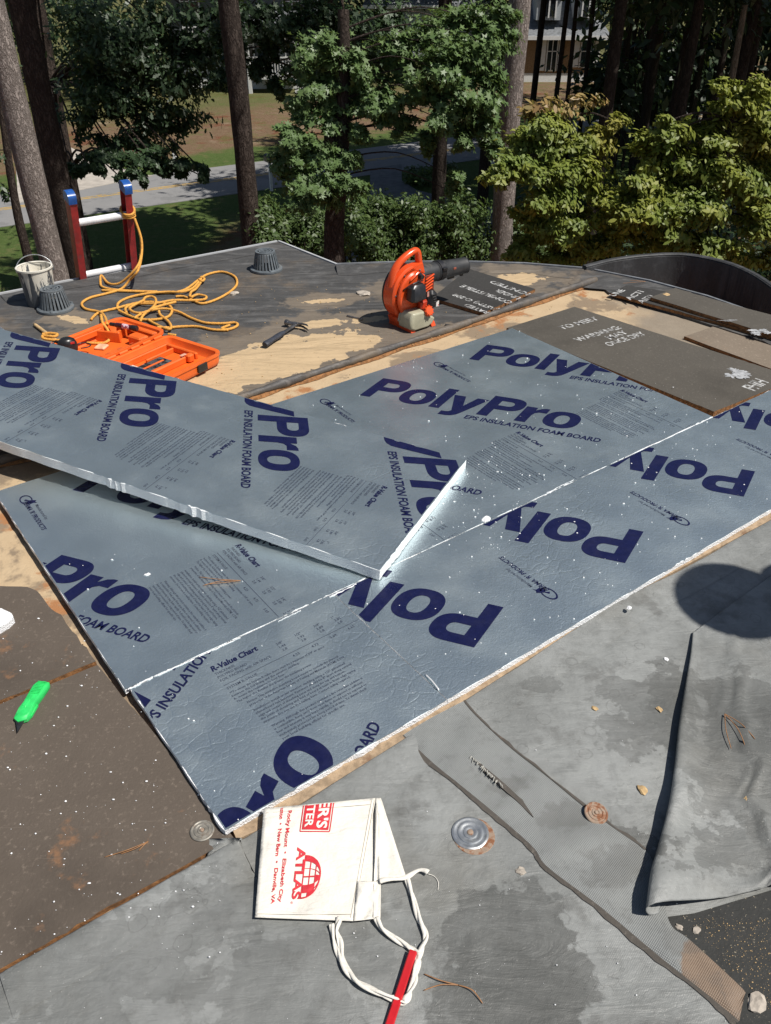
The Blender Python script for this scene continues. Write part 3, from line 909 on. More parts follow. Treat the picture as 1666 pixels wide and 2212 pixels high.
# ------------------------------------------------------------------ foil faced insulation boards
BIG, FINE, WORD, SUBT, LOGO = Print2D(), Print2D(), Print2D(), Print2D(), Print2D()
a_ = R(33.5)
WORD.logo((-.402, -.208), .183, a_, .2)
SUBT.text('EPS INSULATION FOAM BOARD', (0, 0), .523, .0315, R(32), .026, 3, .16)
BIG.text('R-Value Chart', (.205, .08), .132, .0200, 0, .035, 3, .12)
FINE.text('THICKNESS', (.206, .0645), .054, .0085, 0, .006, 2)
FINE.text('POLYPRO BOARD', (.206, .0505), .082, .0085, 0, .006, 2)
FINE.text('FOIL FACING with AIR SPACE', (.206, .0365), .145, .0085, 0, .006, 2)
FINE.line((.205, .021), (.615, .021), .0016)
for k, (c1, c2, c3, c4) in enumerate((('3/8"', '1.44', '2.8', '4.23'), ('1/2"', '1.93', '2.8', '4.73'), ('3/4"', '2.89', '2.8', '5.69'), ('1"', '3.85', '2.8', '6.65'))):
    x = .385 + .058 * k
    FINE.text(c1, (x, .066), None, .0085, 0, .008, 2)
    FINE.text(c2, (x + .001, .052), None, .0085, 0, .008, 2)
    FINE.text(c3, (x + .002, .038), None, .0085, 0, .008, 2)
    FINE.text(c4, (x + .012, .003), None, .0085, 0, .008, 2)
FINE.text('SYSTEM R-VALUE', (.207, .003), .085, .0085, 0, .006, 2)
paras = [(.205, -.014, ['**To obtain the System R-value there must be a minimum of 3/4" air space', 'between the foil facing and the exterior cladding.', 'R- means the resistance to heat flow.', 'The higher the R-value the greater the insulating power.']),
         (.225, -.066, ['Notice: This insulation sheathing board meets or exceeds the physical', 'properties of the American Society of Testing and Materials (ASTM) C 578']),
         (.225, -.097, ['Installation: Install under exterior cladding using a 1/2" galvanized', 'plasterboard nail fasteners. Fasteners should be 8" apart along vertical', 'edge and centers of sheathing panel and along the top and bottom,', 'the joints of sheathing and field of board at least in from edge taping', 'structure. Do not use in a nailing base. Contact siding required.']),
         (.235, -.166, ['Warning: Although this product contains a fire retardant additive it', 'is combustible. Keep away from open flame or exposed to sufficient', 'heat and intensity it may burn rapidly. It should not be exposed or', 'inadequately protected for a long period of time. To always check', 'your local building official for specific use.'])]
for x, y, ls in paras:
    for i, l in enumerate(ls):
        FINE.text(l, (x, y - .0118 * i), len(l) * .00385, .0072, 0, .012, 1)
FINE.text('Manufactured by:', (-.385, -.338), .105, .0105, 0, .008, 2)
LOGO.text("PERMA 'R' PRODUCTS", (-.425, -.366), .195, .0155, 0, .02, 2, .2)
LOGO.arc((-.435, -.352), .022, R(60), R(400), .005, 1.25, .8)
LOGO.add([(-.438, -.352), (-.425, -.345), (-.42, -.335), (-.412, -.325), (-.405, -.331), (-.395, -.327), (-.402, -.336), (-.400, -.352), (-.408, -.345), (-.416, -.358), (-.424, -.349), (-.432, -.360)], [tuple(range(12))])
TP = .593
def foil_board(label, w, l, th, mtx, units, seed, amps, group='foil faced insulation boards'):
    # board plane: x in w=(x0,x1), y in l=(y0,y1), z=0 is its underside
    t = thing('insulation_board', label, 'insulation board', group=group)
    t.matrix_world = mtx
    x0, x1 = w; y0, y1 = l
    rect = [(x0, y0), (x1, y0), (x1, y1), (x0, y1)]
    rg = rag(rect, .012, 0, seed, amps)
    m = MB(); m.prism(rg, 0, th - .0012); m.build('foam_core', M_FOAM, t)
    ins = [(x0 + .0005, y0 + .0006), (x1 - .0006, y0 + .0006), (x1 - .0006, y1 - .0004), (x0 + .0005, y1 - .0004)]
    m = MB(); m.prism(rag(ins, .011, 0, seed + 9, [a * .9 for a in amps]), th - .0011, th); m.build('foil_face', M_FOIL, t)
    r = (x0 + .004, x1 - .004, y0 + .004, y1 - .004)
    for (ox, oy, ang) in units:
        c, s = math.cos(ang), math.sin(ang)
        fn = lambda x, y: (ox + c * x - s * y, oy + s * x + c * y)
        for pr, nm, mt in [(q, 'letter', M_NAVY) for q in WORD.letters()] + [(SUBT, 'subtitle_lettering', M_NAVY), (BIG, 'chart_heading', M_NAVY), (LOGO, 'maker_logo', M_NAVY), (FINE, 'small_print', M_INKGREY)]:
            vs, fs = pr.clipped(fn, r, th + .0006)
            if fs:
                m = MB(); m.add(vs, fs); m.build(nm, mt, t)
    return t
AA = R(36.75)
O2 = P(270, 1490, .02)
def frame(z):
    return Matrix.Translation((O2.x, O2.y, z)) @ Matrix.Rotation(AA, 4, 'Z')
T0 = 1.607
foil_board('long foil board behind, crossing the picture with three PolyPro prints', (0.0, 2.395), (.0, 1.117), .0170, frame(.004),
           [(T0 + TP * k, .57, R(-90)) for k in (1, 0, -1, -2, -3)], 1, [.0022, .001, .001, .0018])
foil_board('short foil board at the front corner with an upright R-Value Chart', (.012, .617), (-.503, -.0025), .0160, frame(.0042),
           [(-.003, -.156, 0), (-.003, -.156 - TP, 0)], 2, [.003, .0004, .0022, .0032])
foil_board('foil board along the grey membrane with upside down Pol letters', (.619, 3.05), (-.503, -.0025), .0168, frame(.0042),
           [(.756 + .6 * k, .066, R(90)) for k in range(-1, 5)], 3, [.0022, .001, .0022, .0004])
ax = Vector((-.430, -.903, .008)); ay = Vector((.902, -.430, -.048)); az = ax.cross(ay).normalized(); ay = az.cross(ax).normalized(); ax.normalize()
o_ = Vector((-1.063, 3.042, .1265))
mtx = Matrix(((ax.x, ay.x, az.x, 0), (ax.y, ay.y, az.y, 0), (ax.z, ay.z, az.z, 0), (0, 0, 0, 1)))
TH = .036
mtx = Matrix.Translation(o_ - az * TH) @ mtx
RB = foil_board('loose foil board lying tilted across the others and the orange case', (-.088, .606), (-.98, 1.45), TH, mtx,
           [(0, TP * k, 0) for k in (-2, -1, 0, 1, 2)], 4, [.0012, .0034, .0014, .002])
# notches where the foil has torn along the seam: slivers of bare foam
slv = [((276, 1489), (330, 1463), .010), ((332, 1462), (420, 1423), .008), ((430, 1418), (520, 1377), .006), ((712, 1290), (770, 1262), .010), ((600, 1343), (650, 1318), .004), ((1350, 988), (1540, 901), .009), ((1180, 1065), (1240, 1036), .004)]
M_SHINE = plain('torn_foil_edge', (.8, .8, .8), .3, .3, .1, 60, .4)
SLB = ['widest foam sliver at the left end of the seam', 'second foam sliver from the left end of the seam', 'third foam sliver from the left end of the seam', 'foam sliver at the corner where the three foil boards meet', 'thin foam sliver in the middle of the left seam', 'long bright foam sliver at the right end of the seam', 'short foam sliver beyond the bright cut end'] 
for (a, b, w), sl_ in zip(slv, SLB):
    A, B = P(*a, .021), P(*b, .021)
    pts = [A.lerp(B, i / 14) for i in range(15)]
    rr = random.Random(int(a[0])); mb = MB()
    mb.tube([p + Vector((rr.uniform(-.0015, .0015), rr.uniform(-.0015, .0015), 0)) for p in pts], [w * .35 * rr.uniform(.35, 1.0) for _ in pts], 6, flat=.5)
    o = mb.build('foam_sliver', M_FOAM, None, 'all', org=A)
    tag(o, sl_, 'foam sliver', 'foam slivers along the seam')
# ------------------------------------------------------------------ small materials
M_ORANGE = plain('orange_plastic', (.78, .135, .018), .42, 0, .12, 14, .06, dirt=(.42, .11, .03), dscale=26, dlo=.6, dhi=.75)
M_BLOWER = plain('red_orange_plastic', (.72, .085, .018), .30, 0, .1, 10, .04, dirt=(.35, .07, .03), dscale=22, dlo=.62, dhi=.78)
M_BLACK = plain('black_plastic', (.016, .016, .018), .38, 0, .3, 30, .1)
M_DKPL = plain('scuffed_dark_plastic', (.035, .036, .038), .5, 0, .3, 18, .15, dirt=(.11, .10, .08), dscale=9, dlo=.58, dhi=.72)
M_TANK = plain('translucent_tank', (.42, .40, .29), .3, 0, .15, 12, .05)
M_STEEL = plain('worn_steel', (.30, .29, .28), .34, .9, .35, 30, .15, dirt=(.12, .07, .045), dscale=24, dlo=.55, dhi=.7)
M_GALV = plain('galvanised_steel', (.50, .52, .53), .36, .75, .2, 60, .1, dirt=(.34, .35, .35), dscale=40)
M_RUST = plain('rusty_plate', (.36, .27, .20), .7, .1, .3, 60, .4, dirt=(.22, .09, .04), dscale=60, dlo=.45, dhi=.6)
M_DULL = plain('dull_plate', (.30, .28, .24), .5, .4, .3, 60, .2, dirt=(.16, .12, .09), dscale=50)
M_IRON = plain('grey_cast_iron', (.135, .155, .17), .55, .1, .25, 40, .3, dirt=(.16, .15, .13), dscale=20, dlo=.58, dhi=.75)
M_REDFG = plain('red_fibreglass', (.34, .028, .028), .45, 0, .25, 25, .1, dirt=(.2, .05, .05), dscale=30)
M_BLUE = plain('blue_plastic_cap', (.015, .085, .32), .35, 0, .15, 30, .05, dirt=(.4, .42, .45), dscale=30, dlo=.66, dhi=.72)
M_ALU = plain('pale_aluminium', (.82, .82, .83), .38, .0, .08, 20, .08)
M_ROPE = plain('yellow_rope', (.74, .36, .065), .75, 0, .25, 160, .8, .003, dirt=(.42, .17, .03), dscale=45, dlo=.55, dhi=.7)
M_CANVAS = None
def mk_canvas():
    n = NT('cotton_canvas')
    t = n.mix(n.noise(14, 5), (.70, .665, .59), (.80, .77, .70))
    t = n.mix(n.step(n.noise(20, 6, .7), .63, .74, 0, .35), t, (.48, .42, .36))
    w = n.math('ADD', n.wave(260, dirn='X'), n.wave(260, dirn='Y'))
    nb = n.bump(w, .2, .001)
    nb = n.bump(n.noise(24, 4, .5), .7, .008, nb)
    nb = n.bump(n.noise(1, 4, .6, vec=n.map(scale=(10, 34, 1), rot=(0, 0, .5)), dist=1.2), .5, .008, nb)
    return n.fin(t, .9, 0, nb, .15)
M_CANVAS = mk_canvas()
M_REDINK = plain('red_print', (.58, .022, .035), .7, 0, .2, 60, .2)
M_GREEN = plain('green_knife_body', (.03, .60, .13), .42, 0, .15, 60, .2, dirt=(.16, .5, .2), dscale=40, dlo=.6, dhi=.75)
M_BLADE = plain('dark_blade', (.10, .10, .105), .3, .8, .3, 60, .1)
M_REDWOOD = plain('red_lacquer', (.52, .016, .022), .33, 0, .12, 40, .08)
M_WOOD = plain('raw_wood_chip', (.52, .36, .18), .85, 0, .3, 60, .4)
M_STONE = plain('chip_stone', (.42, .37, .31), .85, 0, .3, 60, .5)
M_NEEDLE = plain('dry_pine_needle', (.33, .165, .07), .6, 0, .3, 60, .1)
def mk_paintcan():
    n = NT('paint_streaked_metal')
    base = n.mix(n.noise(20, 5, .7), (.055, .065, .08), (.17, .185, .20))
    drip = n.noise(1, 6, .7, vec=n.map(scale=(16, 16, 2.0)), dist=.8)
    x = n.n.new('ShaderNodeSeparateXYZ'); n.L(n.pos, x.inputs[0])
    f = n.math('ADD', drip, n.math('MULTIPLY', x.outputs['Z'], .9))
    f2 = n.math('ADD', n.noise(1, 6, .7, vec=n.map(scale=(42, 42, 10))), n.math('MULTIPLY', x.outputs['Z'], .25))
    m = n.math('MAXIMUM', n.step(f, .62, .645), n.step(f2, .60, .625))
    t = n.mix(m, base, (.66, .62, .53))
    return n.fin(t, .45, n.step(m, 0, 1, .5, 0.0), n.bump(m, .4, .002))
M_CAN = mk_paintcan()
M_CREAM = plain('cream_paint', (.72, .69, .60), .5, 0, .1, 30, .3, dirt=(.4, .38, .33), dscale=16, dlo=.6, dhi=.7)

# ------------------------------------------------------------------ extension ladder head
ed = (edge[3] - edge[1]).normalized(); en = Vector((-ed.y, ed.x, 0))
lean = (Vector((0, 0, 1)) * math.sin(R(76)) - en * math.cos(R(76)))
base_l, base_r = P(178, 608) + en * .06, P(300, 584) + en * .06
ld = thing('ladder', 'red and white extension ladder head with blue end caps above the eave', 'ladder', (base_l + base_r) / 2)
org = ld.location
rung_dir = (base_r - base_l).normalized()
lnorm = rung_dir.cross(lean).normalized()
def obox(mb, c, ex, ey, ez, dims):
    m = Matrix((ex, ey, ez)).transposed()
    mb.box(c, dims, m)
for i, (b, top) in enumerate(((base_l, .465), (base_r, .475))):
    inner = rung_dir * (.016 if i == 0 else -.016)
    z0 = -5.4
    mid = b + lean * ((top + z0) / 2)
    mb = MB()
    obox(mb, mid - org, rung_dir, lnorm, lean, (.006, .075, top - z0))
    for s in (-1, 1):
        obox(mb, mid + inner + lnorm * (s * .0345) - org, rung_dir, lnorm, lean, (.034, .0055, top - z0 - .004))
    mb.build('rail', M_REDFG, ld)
    mb = MB()
    N_ = 10; sec = [(-.041, -.022), (.041, -.022)] + [(.041 * math.cos(math.pi * k / N_), .010 + .024 * math.sin(math.pi * k / N_)) for k in range(N_ + 1)]
    q0_ = b + inner * .8 + lean * (top + .006) - org
    mb.prism(sec, -.021, .021, Matrix.Translation(q0_) @ Matrix((lnorm, lean, rung_dir)).transposed().to_4x4())
    mb.build('end_cap', M_BLUE, ld, True)
    mb = MB(); obox(mb, b + inner * .6 + lean * (top - .02) - lnorm * .0385 - org, rung_dir, lnorm, lean, (.03, .003, .03)); mb.build('cap_plate', M_GALV, ld)
for hgt in (.015, .325, -.29, -.595):
    A, B = base_l + lean * hgt + rung_dir * .006, base_r + lean * hgt - rung_dir * .006
    mb = MB(); prof = []
    mb.tube([A - org, B - org], .020, 12, up=tuple(lnorm), flat=.85)
    mb.build('rung', M_ALU, ld, True)

mb = MB(); obox(mb, base_l - rung_dir * .0035 * 0 + lean * .20 - lnorm * .0378 + rung_dir * .016 - org, rung_dir, lnorm, lean, (.026, .0012, .07)); mb.build('sticker', plain('faded_sticker', (.55, .5, .42), .6, 0, .3, 60, .1, dirt=(.3, .04, .03), dscale=60), ld)
for b_ in (base_l + rung_dir * .0165, base_r - rung_dir * .0165):
    for hgt in (.015, .325):
        mb = MB(); mb.lathe([(0, .003), (.007, .0025), (.009, 0)], 12, Matrix((rung_dir, lean, -lnorm)).transposed(), b_ + lean * hgt - lnorm * .0375 - org); mb.build('rivet', M_GALV, ld, True)
# ------------------------------------------------------------------ paint bucket
bk = thing('paint_bucket', 'grey metal bucket streaked with cream paint beside the ladder', 'bucket', P(92, 655), (0, 0, .3))
mb = MB(); mb.lathe([(.070, 0), (.073, .003), (.077, .08), (.083, .165), (.085, .186), (.083, .187), (.080, .166), (.074, .09), (.069, .010), (.0, .010)], 40)
mb.build('body', M_CAN, bk, True)
mb = MB(); mb.lathe([(.0845, .184), (.0895, .185), (.0895, .193), (.0845, .194), (.0805, .191)], 40, close=True); mb.build('rim', M_CREAM, bk, True)
mb = MB()
rr = random.Random(2)
prof_pts = [(0, 0, .130)]
for k in range(24): 
    g = k / 24 * 6.283; prof_pts.append((.0775 * math.cos(g), .0775 * math.sin(g), .128 + rr.uniform(-.004, .006)))
mb.add(prof_pts, [(0, 1 + k, 1 + (k + 1) % 24) for k in range(24)]); mb.build('wet_paint', M_CREAM, bk, True)
mb = MB(); mb.tube([(.088 * math.cos(g), .088 * math.sin(g) * .35 + .03, .172 + .062 * math.sin(g)) for g in [math.pi * k / 16 for k in range(17)]], .0022, 6)
mb.build('wire_handle', M_GALV, bk, 'all')
for s in (-1, 1):
    mb = MB(); mb.box((s * .087, .03, .168), (.010, .016, .022), None, (1, 1), .003); mb.build('handle_lug', M_CAN, bk)

# ------------------------------------------------------------------ roof drains
def drain(loc, sc, label, rz):
    t = thing('roof_drain', label, 'roof drain', loc, (0, 0, rz), 'domed roof drains')
    mb = MB(); mb.lathe([(.098 * sc, 0), (.100 * sc, .004), (.098 * sc, .014), (.086 * sc, .018), (.074 * sc, .016), (.074 * sc, .0)], 36); mb.build('base_ring', M_IRON, t, True)
    n = 24
    for k in range(n):
        g = 2 * math.pi * k / n
        d = Vector((math.cos(g), math.sin(g), 0))
        mb = MB()
        q = Matrix.Rotation(g, 3, 'Z')
        pts = [d * (.082 * sc) + Vector((0, 0, .014)), d * (.074 * sc) + Vector((0, 0, .05 * sc)), d * (.062 * sc) + Vector((0, 0, .108 * sc)), d * (.056 * sc) + Vector((0, 0, .116 * sc))]
        w = .0052 * sc
        tn = Vector((-math.sin(g), math.cos(g), 0))
        vs = []
        for p in pts:
            for o, s in ((-1, 0), (1, 0), (1, -1), (-1, -1)):
                vs.append(p + tn * (w * o) + d * (.010 * sc * s))
        fs = [(i * 4 + j, i * 4 + (j + 1) % 4, i * 4 + 4 + (j + 1) % 4, i * 4 + 4 + j) for i in range(3) for j in range(4)]
        mb.add(vs, fs); mb.build('bar', M_IRON, t)
    for r0, r1 in ((.047, .061), (.030, .039), (.013, .022)):
        mb = MB(); mb.lathe([(r0 * sc, .112 * sc), (r0 * sc, .119 * sc), (r1 * sc, .119 * sc), (r1 * sc, .110 * sc)], 28, close=True); mb.build('grate_ring', M_IRON, t, True)
    mb = MB()
    for k in range(4):
        q = Matrix.Rotation(k * math.pi / 4 + .2, 3, 'Z'); mb.box((0, 0, .1145 * sc), (.118 * sc, .007 * sc, .006 * sc), q)
    mb.build('grate_cross', M_IRON, t)
    mb = MB(); mb.lathe([(.0, .004), (.07 * sc, .004)], 20); mb.build('sump', M_BLACK, t)
    mb = MB()
    for k in range(3):
        g = k * 2.1 + .5; mb.lathe([(0, .024), (.006, .023), (.008, .015)], 8, c=(.09 * sc * math.cos(g), .09 * sc * math.sin(g), 0))
    mb.build('clamp_bolt', M_IRON, t, True)
    return t
drain(P(121, 668), .92, 'grey domed roof drain in front of the paint bucket', .1)
drain(P(576, 583), .92, 'grey domed roof drain at the far corner of the eave', .4)

# ------------------------------------------------------------------ skylight, only its corner is in the picture
M_SKYGL = plain('tinted_skylight', (.03, .04, .05), .12, 0, .1, 5, 0)
sl = thing('skylight', 'dark skylight corner with pale metal frame at the left edge', 'skylight', P(-60, 735))
sq = [P(-190, 742), P(-60, 668), P(24, 733), P(-100, 822)]
sq = [p - sl.location for p in sq]
mb = MB(); mb.prism([tuple(p[:2]) for p in sq], 0, .022); mb.build('curb', M_DKPL, sl)
ins_ = [tuple((p * .93)[:2]) for p in sq]
mb = MB(); mb.prism(ins_, .0222, .026); mb.build('glazing', M_SKYGL, sl)
for i in range(4):
    a, b = sq[i], sq[(i + 1) % 4]; a2, b2 = a * .94, b * .94
    mb = MB(); mb.prism([tuple(a[:2]), tuple(b[:2]), tuple(b2[:2]), tuple(a2[:2])], .0221, .0285 + .0004 * (i % 2)); mb.build('frame_bar', M_GALV, sl)
# ------------------------------------------------------------------ hammer
h0, h1 = P(572, 747, .014), P(640, 703, .016)
hd = (h1 - h0).normalized()
hm = thing('hammer', 'steel claw hammer with a black rubber grip on the tan patch', 'hammer', h0)
L_ = (h1 - h0).length
mb = MB(); mb.tube([h0 + hd * (L_ * t) - h0 for t in (0, .03, .1, .25, .4, .55, .6)], [.014, .0175, .0165, .014, .0155, .013, .010], 10, flat=.75); mb.build('grip', plain('blue_black_rubber', (.03, .035, .05), .6, 0, .3, 60, .3), hm, True)
mb = MB(); mb.tube([hd * (L_ * t) for t in (.58, .75, .95, 1.02)], [.0085, .0085, .010, .012], 8, flat=.7); mb.build('shaft', M_STEEL, hm, True)
side = Vector((-hd.y, hd.x, 0))
top = hd * (L_ * 1.0)
mb = MB()
mb.tube([top + side * .060, top + side * .045, top + side * .043, top + side * .025, top + side * .008, top - side * .012], [.0145, .0145, .0105, .010, .0125, .012], 10); mb.build('head', M_STEEL, hm, True)
for s in (-1, 1):
    mb = MB(); mb.tube([top - side * .008 + Vector((0, 0, s * .004)), top - side * .035 + hd * .004 + Vector((0, 0, s * .007)), top - side * .060 - hd * .004 + Vector((0, 0, s * .010)), top - side * .080 - hd * .018 + Vector((0, 0, s * .011))], [.011, .008, .006, .002], 6, flat=.6); mb.build('claw', M_STEEL, hm, True)
for o in (hm,): o.location.z = .020

# ------------------------------------------------------------------ utility knife
k0, k1 = P(26, 1580, .012), P(96, 1476, .012)
kd = (k1 - k0).normalized()
kn = thing('utility_knife', 'bright green utility knife with dark blade on the brown board', 'utility knife', (k0.x, k0.y, .003), (0, 0, math.atan2(kd.y, kd.x)))
KL = (k1 - k0).length * 1.02
body = [(.23, -.10), (.30, -.115), (.52, -.085), (.75, -.095), (.93, -.10), (.985, -.075), (1.0, 0), (.98, .085), (.90, .11), (.72, .10), (.50, .085), (.34, .095), (.22, .075), (.17, .0)]
mb = MB(); sc_ = KL
pp = [(x * sc_, y * sc_ * 1.15) for x, y in body]
ctr = (sum(p[0] for p in pp) / len(pp), sum(p[1] for p in pp) / len(pp))
lay = [(.92, .0), (1, .004), (1, .013), (.88, .019), (.80, .020)]
vs = [(ctr[0] + (x - ctr[0]) * k, ctr[1] + (y - ctr[1]) * k, z) for k, z in lay for x, y in pp]
n_ = len(pp); fs = [tuple(range(n_ - 1, -1, -1)), tuple(range(4 * n_, 5 * n_))] + [(a * n_ + i, a * n_ + (i + 1) % n_, (a + 1) * n_ + (i + 1) % n_, (a + 1) * n_ + i) for a in range(4) for i in range(n_)]
mb.add(vs, fs); mb.build('handle', M_GREEN, kn, True)
mb = MB()
for i in range(9): mb.box((sc_ * (.70 + .03 * i), 0, .0205), (.0022, .022, .002))
mb.build('grip_rib', M_GREEN, kn)
mb = MB(); mb.box((sc_ * .5, .004, .0208), (.030, .012, .004), None, (.8, .7), .001); mb.box((sc_ * .62, .002, .0205), (.018, .010, .003), None, (.8, .7)); mb.build('slider', M_GREEN, kn)
mb = MB(); mb.prism([(0, -.085 * sc_), (.04 * sc_, -.09 * sc_), (.26 * sc_, -.075 * sc_), (.24 * sc_, .055 * sc_), (.19 * sc_, .045 * sc_)], .0085, .0105); mb.build('blade', M_BLADE, kn)
mb = MB(); mb.prism([(.30 * sc_, -.118 * sc_), (.55 * sc_, -.10 * sc_), (.54 * sc_, -.128 * sc_), (.32 * sc_, -.14 * sc_)], .004, .010); mb.build('release_tab', M_GREEN, kn)

# ------------------------------------------------------------------ round fastening plates
def plate(px, py, r, mat, label, tilt=0.0, z=.001, nm='washer'):
    t = thing('fastening_plate', label, 'metal disc', P(px, py, z), (tilt, tilt * .5, 0), 'round fastening plates')
    mb = MB()
    mb.lathe([(r, 0), (r, .0015), (r * .93, .0030), (r * .86, .0030), (r * .80, .0018), (r * .70, .0020), (r * .66, .0036), (r * .56, .0038), (r * .50, .0024), (r * .40, .0022), (r * .36, .0040), (r * .26, .0042), (r * .20, .0030), (r * .0, .0030)], 48)
    mb.build('disc', mat, t, True)
    mb = MB(); mb.lathe([(r * .17, .003), (r * .17, .0048), (r * .12, .006), (0, .006)], 10); mb.build('screw_head', M_RUST, t, True)
    return t
plate(1016, 1800, .039, M_GALV, 'large shiny grey fastening disc beside the cotton apron')
plate(1288, 1757, .0255, M_RUST, 'rust brown fastening disc on the lap seam', .16, .010)
plate(437, 1795, .0255, M_DULL, 'dull beige fastening disc at the corner of the brown board', 0, .0042)
mb = MB(); mb.lathe([(.044, 0), (.043, .0009), (.0, .0009)], 40, c=P(1024, 1806, .0004)); o = mb.build('rust_stain', M_RUST); tag(o, kind='stuff'); o['label'] = 'rust stain round the large disc'

# ------------------------------------------------------------------ carpenter pencil
q0, q1 = P(893, 2055, .012), P(838, 2225, .006)
pd_ = (q1 - q0).normalized()
pn = thing('carpenter_pencil', 'flat red carpenter pencil lying across the apron strings', 'pencil', q0)
mm = Matrix((pd_, pd_.cross(Vector((0, 0, 1))).normalized() * -1, pd_.cross(Vector((0, 0, 1))).cross(pd_) * -1)).transposed()
mb = MB()
PLn = .19
sec = [(-.0075, -.002), (-.0055, -.0042), (.0055, -.0042), (.0075, -.002), (.0075, .002), (.0055, .0042), (-.0055, .0042), (-.0075, .002)]
vs = [mm @ Vector((x, s[0], s[1])) for x in (0, .001, PLn) for s in [(a * (.93 if x == 0 else 1), b * (.9 if x == 0 else 1)) for a, b in sec]]
mb.add(vs, [tuple(range(8)), tuple(range(23, 15, -1))] + [(k * 8 + i, k * 8 + 8 + i, k * 8 + 8 + (i + 1) % 8, k * 8 + (i + 1) % 8) for k in range(2) for i in range(8)])
pb = mb.build('shaft', M_REDWOOD, pn)
pr = Print2D(); pr.text('MADE IN USA', (.075, -.002), .03, .004, 0, .0, 2); pr.line((.071, -.0045), (.108, -.0045), .0006); pr.line((.071, .0045), (.108, .0045), .0006); pr.arc((.118, 0), .003, 0, 6.28, .0008)
mb = MB(); mb.add([mm @ Vector((x, y, .0046)) for x, y in pr.v], pr.f); mb.build('imprint', plain('dark_red_imprint', (.16, .01, .012), .5), pn)

# ------------------------------------------------------------------ cotton nail apron
ap = thing('cotton_apron', 'white cotton nail apron with red shop print and twisted strings', 'apron', P(690, 1860, .001))
ao = ap.location
def bil(c, u, v):
    a = Vector(c[0]).lerp(Vector(c[1]), u); b = Vector(c[3]).lerp(Vector(c[2]), u); return a.lerp(b, v)
def zz(u, v, k): return k * (1.3 * math.sin(u * 5 + v * 3) + 1.1 * math.sin(v * 7.3 - u * 2) + .8 * math.sin(u * 13 + v * 9 + 1) * math.sin(v * 5) + .6 * math.sin(v * 21 - u * 15) * math.sin(u * 6 + 1))
def cloth(name, cs, z, edge_drop=True, lift=None, nu=30, nv=30, th=.0012):
    w = [P(x, y, zc) for (x, y), zc in zip(cs, z)]
    def fn(u, v):
        p = bil(w, u, v)
        e = min(1, 12 * min(u, 1 - u, v, 1 - v))
        return (p.x - ao.x, p.y - ao.y, p.z - ao.z + zz(u, v, .0022) * e + (lift(u, v) if lift else 0))
    mb = MB(); mb.grid(fn, nu, nv)
    mb.f = [tuple(reversed(f)) for f in mb.f] if False else mb.f
    o = mb.build(name, M_CANVAS, ap, 'all')
    md = o.modifiers.new('thickness', 'SOLIDIFY'); md.thickness = th; md.offset = 0
    return w
# back panel, front pocket panel, side flap
cloth('back_panel', [(578, 1756), (822, 1725), (806, 1980), (566, 1978)], [.014, .006, .004, .005])
front = [(570, 1747), (812, 1724), (764, 1990), (551, 1982)]
fz = [.030, .012, .010, .012]
fw = cloth('pocket_panel', front, fz)
cloth('side_flap', [(812, 1724), (823, 1724), (877, 1893), (818, 1905)], [.013, .010, .006, .010], nu=8)
cloth('waist_band', [(812, 1724), (824, 1729), (822, 1984), (806, 1984)], [.0135, .012, .010, .0105], nu=6)
cloth('lower_panel', [(772, 1904), (820, 1904), (816, 1984), (764, 1990)], [.014, .012, .010, .012], nu=10)
def on_front(u, v, dz=.0022):
    p = bil(fw, u, v)
    e = min(1, 12 * min(u, 1 - u, v, 1 - v))
    return (p.x - ao.x, p.y - ao.y, p.z - ao.z + zz(u, v, .0022) * max(0, e) + dz)
AH, AW = (fw[3] - fw[0]).length, (fw[1] - fw[0]).length
PR = Print2D()                       # apron print: x runs down the cloth (reading direction), y towards its left edge is down
def aplace(pr):
    bm = bmesh.new()
    vv = [bm.verts.new((x, y, 0)) for x, y in pr.v]
    for f in pr.f:
        try: bm.faces.new([vv[i] for i in f])
        except ValueError: pass
    bmesh.ops.bisect_plane(bm, geom=bm.verts[:] + bm.edges[:] + bm.faces[:], plane_co=(.003, 0, 0), plane_no=(-1, 0, 0), clear_outer=True)
    for k in range(1, 30):
        bmesh.ops.bisect_plane(bm, geom=bm.verts[:] + bm.edges[:] + bm.faces[:], plane_co=(k * AH / 30, 0, 0), plane_no=(1, 0, 0))
    bm.verts.index_update()
    vs = [on_front(v.co.y / AW, v.co.x / AH) for v in bm.verts]
    fs = [tuple(v.index for v in f.verts) for f in bm.faces]
    bm.free()
    return vs, fs
# reading direction is down the cloth; letters stand towards the right edge: y = distance from the left edge
PR.text('Anderson  Rocky Mount  •  Elizabeth City', (-.058, .053), .258, .0085, 0, .022, 3)
PR.text('Wilson  •  Winston  •  New Bern  •  Danville, VA', (-.080, .036), .284, .0085, 0, .022, 3)
PR.text('ATLAS', (.094, .083), .098, .0200, 0, .034, 4)
gx, gy, gr = .150, .1040, .041
PR.arc((gx, gy), gr - .0015, 0, math.pi, .003, 1, 1, 32)
PR.line((gx - gr, gy), (gx + gr, gy), .0026)
PR.line((gx, gy), (gx, gy + gr), .0024)
for sx in (.38, .74): PR.arc((gx, gy), gr - .001, 0, math.pi, .0022, sx, 1, 26)
for hh in (.35, .68): PR.line((gx - gr * math.sqrt(1 - hh * hh), gy + gr * hh), (gx + gr * math.sqrt(1 - hh * hh), gy + gr * hh), .0024)
